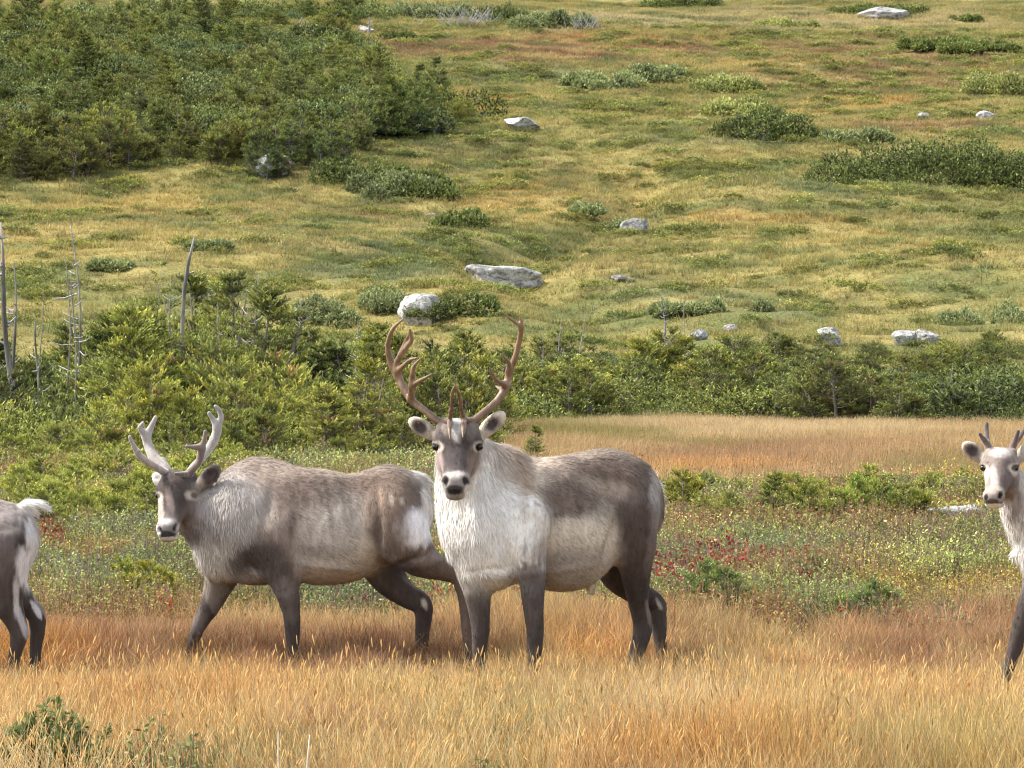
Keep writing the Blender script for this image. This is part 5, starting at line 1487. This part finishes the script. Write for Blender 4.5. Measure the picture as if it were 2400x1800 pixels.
def hill_forest():
    R = np.random.default_rng(79)
    variants = []
    for (c, t, g, tr) in KINDS[:7]:
        m = g.mesh('forest_spruce', [M_NEEDLE_I]); variants.append(m)
    for i in range(4):
        variants.append(low_mat(560 + i, 1.5, 1.2, 1.15, 1500, .12, c0=(.035, .045, .018), c1=(.25, .275, .07)).mesh('forest_scrub', [M_NEEDLE_I]))
    # edge of the wood, per photo column: row of its lower edge
    ex = [-100, 0, 180, 330, 480, 560, 700, 800, 900, 1000, 1060, 1110]
    er = [445, 445, 425, 395, 405, 410, 420, 400, 330, 320, 310, 280]
    P = []; n = 0
    pts = []
    for Y in np.arange(172, 345, 2.1):
        for px in np.arange(-620, 1120, 2.0 / Y * FPX):
            p_ = px + R.normal(0, 18); y_ = Y + R.normal(0, .8)
            x = (p_ - 1200) / FPX * y_; z = float(ground(x, y_)); r = float(row_of(z, y_))
            if r > np.interp(p_, ex, er) + R.normal(0, 5): continue
            if R.uniform() < 0 or p_ > np.interp(r, [0, 60, 100, 150, 200, 230, 280, 330, 440], [1000, 860, 800, 850, 900, 950, 1070, 1090, 1090]) + R.normal(0, 12): continue
            clump = fbm(np.array([x / 7.0]), np.array([y_ / 9.0]), 95, 3)[0]
            if clump < .43 and r < 360 and R.uniform() < .85: continue
            if y_ > 300 and R.uniform() < .4: continue
            pts.append((x, y_, z, r, p_, clump))
    pts.sort(key=lambda q: (q[4] < -70, q[1]))
    A = np.array(pts); n = len(A)
    s = R.uniform(.75, 1.35, n) * (.25 + 2.2 * np.clip(A[:, 5] - .12, 0, 1)) * np.interp(A[:, 1], [170, 190, 340], [.85, 1.25, 1.25])
    warm = fbm(A[:, 0] / 8, A[:, 1] / 8, 97, 3)
    b = R.uniform(.7, 1.25, n)
    b = b * .82
    tint = np.stack([b * (.65 + .7 * warm), b * (.9 + .35 * warm), b * R.uniform(.9, 1.4, n)], 1)
    NEAR = 70
    for q in range(NEAR):
        k = int(R.integers(0, 7))
        o = add('spruce_tree', FORM[k], None, (A[q, 0], A[q, 1], A[q, 2] - .05), R.uniform(0, 6.28), (s[q],) * 3)
        o.color = (*tint[q], 1)
        sw = ['at the left edge', 'above the golden slope', 'left of the pale pointed boulder', 'beside the pale pointed boulder', 'right of the pointed boulder', 'towards the tip', 'at the right tip'][int(np.searchsorted([130, 330, 540, 690, 840, 980], A[q, 4]))]
        tag(o, '%s %s spruce edging the hillside wood, %s' % (size_word(s[q]), tone_word(tint[q]), sw), 'tree', 'spruces at the lower edge of the hillside wood, %s' % sw)
    A, s, tint = A[NEAR:], s[NEAR:], tint[NEAR:]; n = len(A)
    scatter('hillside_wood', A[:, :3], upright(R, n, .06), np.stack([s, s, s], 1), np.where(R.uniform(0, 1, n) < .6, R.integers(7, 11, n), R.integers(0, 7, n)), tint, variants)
FORM = []
for (c, t, g, tr) in KINDS:
    gg = Geo(); gg.V, gg.T, gg.Q, gg.C, gg.n = list(g.V), list(g.T), list(g.Q), list(g.C), g.n
    for V_, T_, Q_, C_ in [(np.concatenate(tr.V), np.concatenate(tr.T), np.concatenate(tr.Q), np.concatenate(tr.C))]:
        gg.put(V_, T=T_, Q=Q_, C=C_)
    FORM.append(gg.mesh('spruce_tree', [M_NEEDLE]))
hill_forest()

def mats():
    for i, ((px, row, w, h, c, lab), (x, yc, rx, ry, H)) in enumerate(zip(MATS, MATP)):
        n = 26000 if i == 0 else int(np.clip(rx * ry * 460, 2200, 11000)); sz = np.clip(.15 * yc / 130, .12, .26)
        z0 = float(ground(x, yc)); sy = (float(ground(x, yc + 1.5)) - float(ground(x, yc - 1.5))) / 3
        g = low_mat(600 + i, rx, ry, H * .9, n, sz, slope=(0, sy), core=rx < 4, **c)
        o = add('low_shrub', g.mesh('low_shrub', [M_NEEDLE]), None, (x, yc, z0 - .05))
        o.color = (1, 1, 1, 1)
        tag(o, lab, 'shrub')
mats()

# ------------------------------------------------------------------ boulders
M_ROCK, _nt, _p = vcol_material('granite', 0.85, 1.0, 5.5, 0.38, (1, 1, 1), 0.2, dist=0.06)
_tc = N(_nt, 'ShaderNodeTexCoord'); _v = N(_nt, 'ShaderNodeTexNoise'); _v.inputs['Scale'].default_value = 28; _v.inputs['Detail'].default_value = 6
_nt.links.new(_tc.outputs['Object'], _v.inputs['Vector'])
_r = N(_nt, 'ShaderNodeMapRange'); _r.inputs[1].default_value = .35; _r.inputs[2].default_value = .65; _r.inputs[3].default_value = .6; _r.inputs[4].default_value = 1.3
_nt.links.new(_v.outputs[0], _r.inputs[0])
_c0 = _p.inputs['Base Color'].links[0].from_socket
_c1 = mixc(_nt, 'MULTIPLY', 1.0, _c0, _r.outputs[0]); _nt.links.new(_c1, _p.inputs['Base Color'])

def boulder(px, row, w, h, label, seed, box=2.6, tilt=0.0, col=(.40, .39, .37), depth=.8, sink=.25, peak=None):
    p = gpos(px, row); sc = p[1] / FPX; a, c = w * sc / 2, h * sc / (1 - sink * .5) * .62
    bm = bmesh.new(); bmesh.ops.create_icosphere(bm, subdivisions=5, radius=1)
    V = np.array([v.co[:] for v in bm.verts])
    r = (np.abs(V) ** box).sum(1) ** (-1 / box); V = V * r[:, None]
    Rr = np.random.default_rng(seed)
    for _ in range(16):                    # planar fracture faces
        d = Rr.normal(0, 1, 3); d /= np.linalg.norm(d); k = Rr.uniform(.62, .92) * np.abs(V @ d).max()
        e = np.maximum(V @ d - k, 0); V = V - d * e[:, None] * .95
    q = V * 1.3 + seed
    V = V * (1 + .45 * (fbm3(q, seed, 3) - .5) + .07 * (fbm3(q * 4, seed, 3) - .5))[:, None]
    if peak is not None:
        V[:, 2] *= 1 - .55 * np.clip(np.abs(V[:, 0] - peak), 0, 1)
    n1 = fbm3(V * 3 + 5, seed, 4); n2 = fbm3(V * 9, seed + 2, 3)
    C = np.tile(np.array(col) * [.72, .71, .70], (len(V), 1)) * (.7 + .6 * n1)[:, None]
    w_ = np.clip((n2 - .58) * 10, 0, 1)[:, None]; C = C * (1 - w_ * .7)
    w_ = np.clip((n1 - .56) * 9, 0, 1)[:, None]; C = C + (np.array([.5, .5, .46]) - C) * w_ * .5
    V = V * [a, a * depth, c]
    if tilt:
        t = math.radians(tilt); V = np.stack([V[:, 0] * math.cos(t) + V[:, 2] * math.sin(t), V[:, 1], -V[:, 0] * math.sin(t) + V[:, 2] * math.cos(t)], 1)
    for v, q in zip(bm.verts, V): v.co = q
    me = bpy.data.meshes.new('boulder'); bm.to_mesh(me); bm.free()
    for f in me.polygons: f.use_smooth = True
    at = me.color_attributes.new('col', 'FLOAT_COLOR', 'POINT'); c4 = np.ones((len(V), 4), np.float32); c4[:, :3] = C
    at.data.foreach_set('color', c4.ravel()); me.materials.append(M_ROCK)
    yc = p[1] + a * depth * .5; x = (px - 1200) / FPX * yc
    z = p[2] + c * (1 - sink) * .9
    o = add('boulder', me, None, (x, yc, z)); tag(o, label, 'rock')
boulder(1181, 684, 182, 50, 'long flat-topped grey boulder, the largest on the slope', 1, 5.0, 2, (.52, .51, .49), sink=.2, depth=.7)
boulder(984, 762, 108, 60, 'squarish pale boulder with rounded corners beside a dark shrub', 27, 3.4, 2, (.50, .49, .46), sink=.15)
boulder(1487, 547, 66, 32, 'small grey boulder lying on the open slope right of the centre', 3, 2.6, -18, (.34, .33, .31))
boulder(1218, 306, 96, 36, 'white-topped boulder at the right tip of the hillside wood', 4, 2.4, 8, (.62, .61, .58), peak=.2)
boulder(618, 420, 54, 50, 'pale pointed boulder in front of the hillside wood', 5, 2.2, 20, (.48, .48, .46), peak=0)
boulder(2065, 48, 130, 30, 'broad light rock outcrop near the top right', 6, 2.5, 2, (.50, .49, .47), sink=.4)
boulder(1940, 815, 74, 40, 'slanting pale rock poking out above the belt of spruces', 7, 2.3, 32, (.52, .51, .49))
boulder(2120, 812, 60, 36, 'rounded pale rock above the belt, left one of a close pair', 8, 2.5, 0, (.50, .49, .46))
boulder(2175, 812, 66, 28, 'sloping pale rock above the belt, right one of a close pair', 9, 2.3, 18, (.56, .55, .52))
boulder(1712, 782, 34, 18, 'small pale rock with an orange stain above the belt', 10, 2.5, 5, (.50, .47, .45))
boulder(1640, 800, 40, 24, 'dull grey rock low above the belt beside white stalks', 11, 2.5, 25, (.36, .36, .37))
boulder(2310, 282, 44, 20, 'small white rock on bare ground at the right', 12, 2.4, 0, (.58, .57, .55))
boulder(2163, 280, 30, 14, 'tiny white slanted rock left of the small white rock', 13, 2.3, -25, (.58, .57, .55))
boulder(1460, 662, 54, 14, 'dark sunken rock almost hidden in the grass of the slope', 14, 2.4, 8, (.22, .20, .19), sink=.5)
boulder(1012, 508, 26, 8, 'sliver of pale rock beside the isolated round shrub', 15, 2.5, 5, (.55, .54, .52))
boulder(480, 712, 70, 30, 'grey rock under a dark peaty hummock behind the dead trunks', 16, 2.5, 18, (.36, .35, .34))
boulder(2255, 1262, 190, 62, 'long flat pale rock slab lying near the young caribou\'s muzzle', 17, 3.4, -3, (.50, .50, .47), depth=.5, sink=.1)
boulder(860, 78, 40, 16, 'small pale rock among bare branches at the top', 18, 2.4, 10, (.5, .49, .47))
boulder(660, 415, 60, 40, 'brown mossy mound leaning on the pale pointed boulder', 19, 2.3, 20, (.15, .105, .045))
boulder(512, 700, 54, 26, 'dark peaty hummock on the grey rock behind the dead trunks', 20, 2.4, 5, (.045, .035, .032))

# ------------------------------------------------------------------ dead trees and stalks
def snag(px, row, tip, r0, label, seed, twigs=6, dark=.5, name='dead_tree', Y=None, bend=.0, tw_len=.18, cat='dead tree', top_r=.3):
    """bare weathered trunk from a ground pixel up to a tip pixel"""
    R = np.random.default_rng(seed)
    if Y is None: p = gpos(px, row)
    else: x = (px - 1200) / FPX * Y; p = np.array([x, Y, float(ground(x, Y))])
    Y = p[1]; sc = Y / FPX
    b = np.array(p) - [0, 0, .1]; t = W(tip[0], tip[1], Y + R.normal(0, .1))
    root = bpy.data.objects.new(name, None); COL.objects.link(root); root.location = p; root.empty_display_size = .2
    tag(root, label, cat)
    n = 9; T = np.linspace(0, 1, n)
    H = np.linalg.norm(t - b)
    pts = b + (t - b) * T[:, None] + np.stack([np.sin(T * 7 + seed) * .012 * H + bend * H * np.sin(T * 3.14), np.cos(T * 5 + seed) * .01 * H, 0 * T], 1)
    rad = r0 * .85 * sc * (1 - (1 - top_r) * T) * (1 + .12 * np.sin(T * 19 + seed)); rad[-1] *= .5
    g = Geo(); c = np.array([.27, .245, .22])[None] * (1 - .7 * dark * (np.sin(T * 11 + seed) > .1)[:, None])
    tube(g, pts - p, rad, c, 8)
    add('trunk', g.mesh('trunk', [M_WOOD]), root)
    for i in range(twigs):
        f = R.uniform(.3, .97); q = b + (t - b) * f; a = R.uniform(0, 6.28)
        L = H * tw_len * R.uniform(.4, 1.3) * (1.2 - f)
        d = np.array([math.cos(a), math.sin(a) * .5, R.uniform(-.2, .7)])
        g = Geo(); e = q + d * L; mid = (q + e) / 2 + [0, 0, -.08 * L]
        tube(g, np.array([q, mid, e]) - p, np.array([.3, .2, .08]) * r0 * sc + .002, (.40, .38, .36), 4)
        add('twig', g.mesh('twig', [M_WOOD]), root)
    return root
snag(50, 800, (-6, 520), 12, 'thick mottled dead trunk at the left edge of the picture', 1, 9, .9, Y=57)
snag(40, 790, (30, 612), 7, 'shorter dead trunk just right of the thick one at the left edge', 2, 5, .9, Y=57.5)
snag(205, 790, (167, 512), 6, 'tall thin leaning dead trunk with a hooked tip', 3, 14, .8, Y=57, top_r=.2)
snag(176, 800, (172, 640), 4.5, 'thin straight dead trunk beside the tall leaning one', 4, 9, .5, Y=56)
snag(426, 750, (460, 553), 8.5, 'stout leaning dead trunk with a broken pale top', 5, 2, .55, Y=58, top_r=.55, bend=-.04)
snag(420, 760, (398, 660), 3.5, 'short bare trunk with drooping twigs left of the stout leaning one', 6, 12, .2, Y=57)
snag(600, 790, (600, 640), 3.2, 'thin straight dead spruce with wispy twigs in the middle left', 7, 22, .5, Y=60, tw_len=.14)
snag(570, 800, (578, 722), 4, 'short forked dead stem left of the thin straight one', 8, 5, .3, Y=60, tw_len=.3)
snag(665, 810, (706, 690), 3.0, 'slender dead spruce leaning right behind the thicket', 9, 14, .3, Y=61, tw_len=.16)
snag(495, 775, (515, 708), 3.2, 'short pale dead stick below the dark hummock', 10, 4, .1, Y=60)
snag(90, 830, (86, 740), 6, 'short grey stump among spruces at the far left', 11, 6, .7, Y=56)
snag(838, 980, (838, 770), 4.0, 'tall thin dead stem with side twigs left of the bull\'s antlers', 12, 16, .5, Y=55, tw_len=.16)
snag(1308, 830, (1314, 745), 2.6, 'thin white dead stick right of the bull\'s antlers', 13, 1, .1, Y=94)
snag(1348, 815, (1370, 735), 2.4, 'leaning thin dead stick with yellow twigs right of the antlers', 14, 5, .1, Y=94)
snag(1270, 805, (1272, 780), 2.2, 'shortest white stick, left of the two thin ones', 15, 0, .1, Y=94)
snag(1565, 800, (1552, 695), 3.4, 'shaggy dark dead spruce sticking up above the belt', 16, 34, .9, Y=100, tw_len=.13)
snag(1602, 810, (1604, 700), 2.2, 'thin pale dead stalk just right of the shaggy dark one', 17, 7, .1, Y=100)
snag(1612, 812, (1622, 752), 2.0, 'short white stalk right of the thin pale one', 18, 3, .1, Y=100)
snag(2225, 885, (2232, 855), 3.0, 'short white stub inside the dark belt at the right', 19, 2, .1, Y=81)
snag(696, 72, (708, 40), 4.5, 'white forked dead stub on the wood\'s top edge', 20, 3, .1)
snag(356, 90, (352, 20), 5.0, 'bleached dead trunk inside the upper hillside wood', 21, 10, .3)
snag(865, 85, (866, 40), 5.0, 'bleached twisted dead tree at the top beside a pale rock', 22, 9, .1, tw_len=.4)
snag(128, 305, (130, 255), 3.5, 'pale thin trunk standing in the left of the hillside wood', 23, 2, .1)
snag(1140, 60, (1146, 15), 4.0, 'bare grey bush stem beside the branch pile at the top', 24, 10, .2, tw_len=.45)
# heap of bare grey branches
def branch_pile(px, row, w, h, label, seed, n=60):
    R = np.random.default_rng(seed); p = gpos(px, row); sc = p[1] / FPX; g = Geo()
    for _ in range(n):
        a = R.uniform(0, 3.14); q = np.array([R.normal(0, .35) * w * sc, R.normal(0, .6), R.uniform(0, .3) * h * sc])
        d = np.array([math.cos(a) * w * sc * .3, R.normal(0, .4), h * sc * R.uniform(.2, .8)])
        tube(g, [q, q + d * .5 + R.normal(0, .05, 3), q + d], [.03, .022, .008], np.array([.36, .34, .34]) * R.uniform(.6, 1.2), 4)
    o = add('branch_pile', g.mesh('branch_pile', [M_WOOD]), None, p); tag(o, label, 'branches')
branch_pile(1090, 66, 110, 60, 'tangled heap of bare grey branches near the top of the slope', 31)
branch_pile(1370, 72, 60, 44, 'thin grey bare twigs at the right end of the top shrub row', 32, 34)
branch_pile(1300, 870, 60, 50, 'dark uprooted tangle of roots in the belt right of the antlers', 33, 40)

def red_sapling():
    root = snag(160, 780, (158, 600), 3.5, 'sparse young fir with a rust-red dead branch, top left of the thicket', 41, 0, .4, name='young_fir', Y=56.5, cat='tree')
    R = np.random.default_rng(41)
    for i in range(9):
        f = .25 + .08 * i; z = f * 180 / FPX * 56.5; L = .28 * (1.2 - f) + .05
        for sd in (-1, 1):
            g = Geo(); n = 60; t = R.uniform(0, 1, n)
            P = np.stack([sd * t * L, R.normal(0, .03, n), z + .12 * t * L + R.normal(0, .008, n)], 1)
            D = unit(np.stack([sd * np.ones(n), R.normal(0, .6, n), R.uniform(-.1, .6, n)], 1)); U = unit(np.cross(D, R.normal(0, 1, (n, 3))))
            red = (sd == -1 and i in (3, 4)) or (sd == -1 and i == 1)
            leaf_quads(P, D, U, .07, .02, (.36, .045, .025) if red else (.20, .22, .05), g)
            o = add('branch', g.mesh('branch', [M_NEEDLE]), root); o.color = (1, 1, 1, 1)
            if red: o['label'] = 'rust-red dead branch'
red_sapling()
def thin_sapling(px, tip, label, seed, Y, n=26, tint=(1, 1, 1), hh=.5):
    root = snag(px, 800, tip, 2.6, label, seed, 0, .4, name='spruce_sapling', Y=Y, cat='tree')
    R = np.random.default_rng(seed); H = (row_of(float(ground(0, Y)), Y) - tip[1]) / FPX * Y
    g = Geo()
    for i in range(n):
        f = R.uniform(hh, 1.0); L = H * .22 * (1.08 - f) + .03; a = R.uniform(0, 6.28); m = 22; t = R.uniform(.1, 1, m)
        d = np.array([math.cos(a), math.sin(a), .35])
        P = np.array([0, 0, f * H]) + d * (t * L)[:, None] + [(tip[0] - px) / FPX * Y * f, 0, 0]
        D = unit(d + R.normal(0, .5, (m, 3))); U = unit(np.cross(D, R.normal(0, 1, (m, 3))))
        leaf_quads(P, D, U, .055, .018, np.array([.19, .22, .06]) * R.uniform(.7, 1.4), g)
    o = add('crown', g.mesh('crown', [M_NEEDLE]), root); o.color = (*tint, 1)
thin_sapling(370, (372, 610), 'thin young spruce with a bare lower trunk left of the stout leaning snag', 51, 57, tint=(1.3, 1.2, .8))
thin_sapling(96, (96, 650), 'thin yellow-green young spruce near the left edge', 52, 56, tint=(1.4, 1.3, .8))
thin_sapling(842, (838, 748), 'thin young spruce with a bushy top left of the bull\'s antlers', 53, 56, 30, hh=.4)
thin_sapling(395, (398, 655), 'wispy young spruce close to the stout leaning snag', 54, 58, 16, tint=(1, 1.1, 1.2))
thin_sapling(325, (322, 700), 'low golden young spruce above the left thicket', 55, 57, 30, tint=(1.6, 1.3, .7), hh=.3)

# ------------------------------------------------------------------ foreground willow and stalks
def willow(px, row, w, h, label, seed, n=520, leaf=.03):
    R = np.random.default_rng(seed); p = gpos(px, row); sc = p[1] / FPX
    root = bpy.data.objects.new('willow_bush', None); COL.objects.link(root); root.location = p; root.empty_display_size = .2
    tag(root, label, 'shrub')
    g = Geo(); st = Geo(); ns = 40
    tops = np.stack([R.uniform(-.6, .6, ns) * w * sc, R.normal(0, .12, ns), h * sc * R.uniform(.55, 1.05, ns)], 1)
    tops[:, 2] *= 1 - .5 * np.clip(np.abs(tops[:, 0]) / (w * sc * .6), 0, 1)
    bots = tops * [.3, .3, 0]
    for b, t in zip(bots, tops): tube(st, [b, (b + t) / 2 + R.normal(0, .01, 3), t], [.005, .004, .0015], (.20, .13, .07), 4)
    i = R.integers(0, ns, n); t = R.uniform(.2, 1.0, n)[:, None]
    P = bots[i] * (1 - t) + tops[i] * t
    D = unit(R.normal(0, .8, (n, 3)) + [0, 0, .7]); U = unit(np.cross(D, R.normal(0, 1, (n, 3))))
    C = np.array([(.13, .17, .055), (.22, .26, .08), (.27, .31, .14), (.34, .28, .10)])[R.choice(4, n, p=[.4, .35, .2, .05])] * R.uniform(.7, 1.3, (n, 1))
    leaf_quads(P, D, U, leaf * R.uniform(.7, 1.4, n), leaf * .42, C, g, .1)
    add('stems', st.mesh('stems', [M_WOOD]), root); o = add('leaves', g.mesh('leaves', [M_NEEDLE]), root); o.color = (1, 1, 1, 1); o['kind'] = 'stuff'
willow(125, 1850, 230, 210, 'small-leaved green willow bush in the lower left corner', 61, 5200, .034)
willow(350, 1880, 120, 230, 'thin willow shoots in the grass right of the corner bush', 62, 420)
willow(450, 1900, 160, 190, 'low green willow shoots at the bottom, left of the white stalks', 63, 560)
willow(1120, 1950, 260, 190, 'low olive willow shoots at the bottom centre', 64, 700, .024)
def stalk(px, row, tip, label, seed):
    p = gpos(px, row); g = Geo(); t = W(tip[0], tip[1], p[1]); T = np.linspace(0, 1, 6)
    pts = (t - p) * T[:, None] + np.stack([np.sin(T * 4 + seed) * .006, 0 * T, 0 * T], 1)
    tube(g, pts, [.004, .004, .0035, .003, .003, .0022], (.62, .55, .42), 5)
    o = add('dry_stalk', g.mesh('dry_stalk', [M_WOOD]), None, p); tag(o, label, 'stalk')
stalk(655, 2010, (656, 1716), 'upright bleached stalk at the bottom edge, the left one of two', 1)
stalk(714, 2010, (727, 1722), 'bleached stalk leaning right at the bottom edge, the right one of two', 2)

# ------------------------------------------------------------------ the herd
caribou_bull()
caribou_walking()
caribou_young()
caribou_leaving()
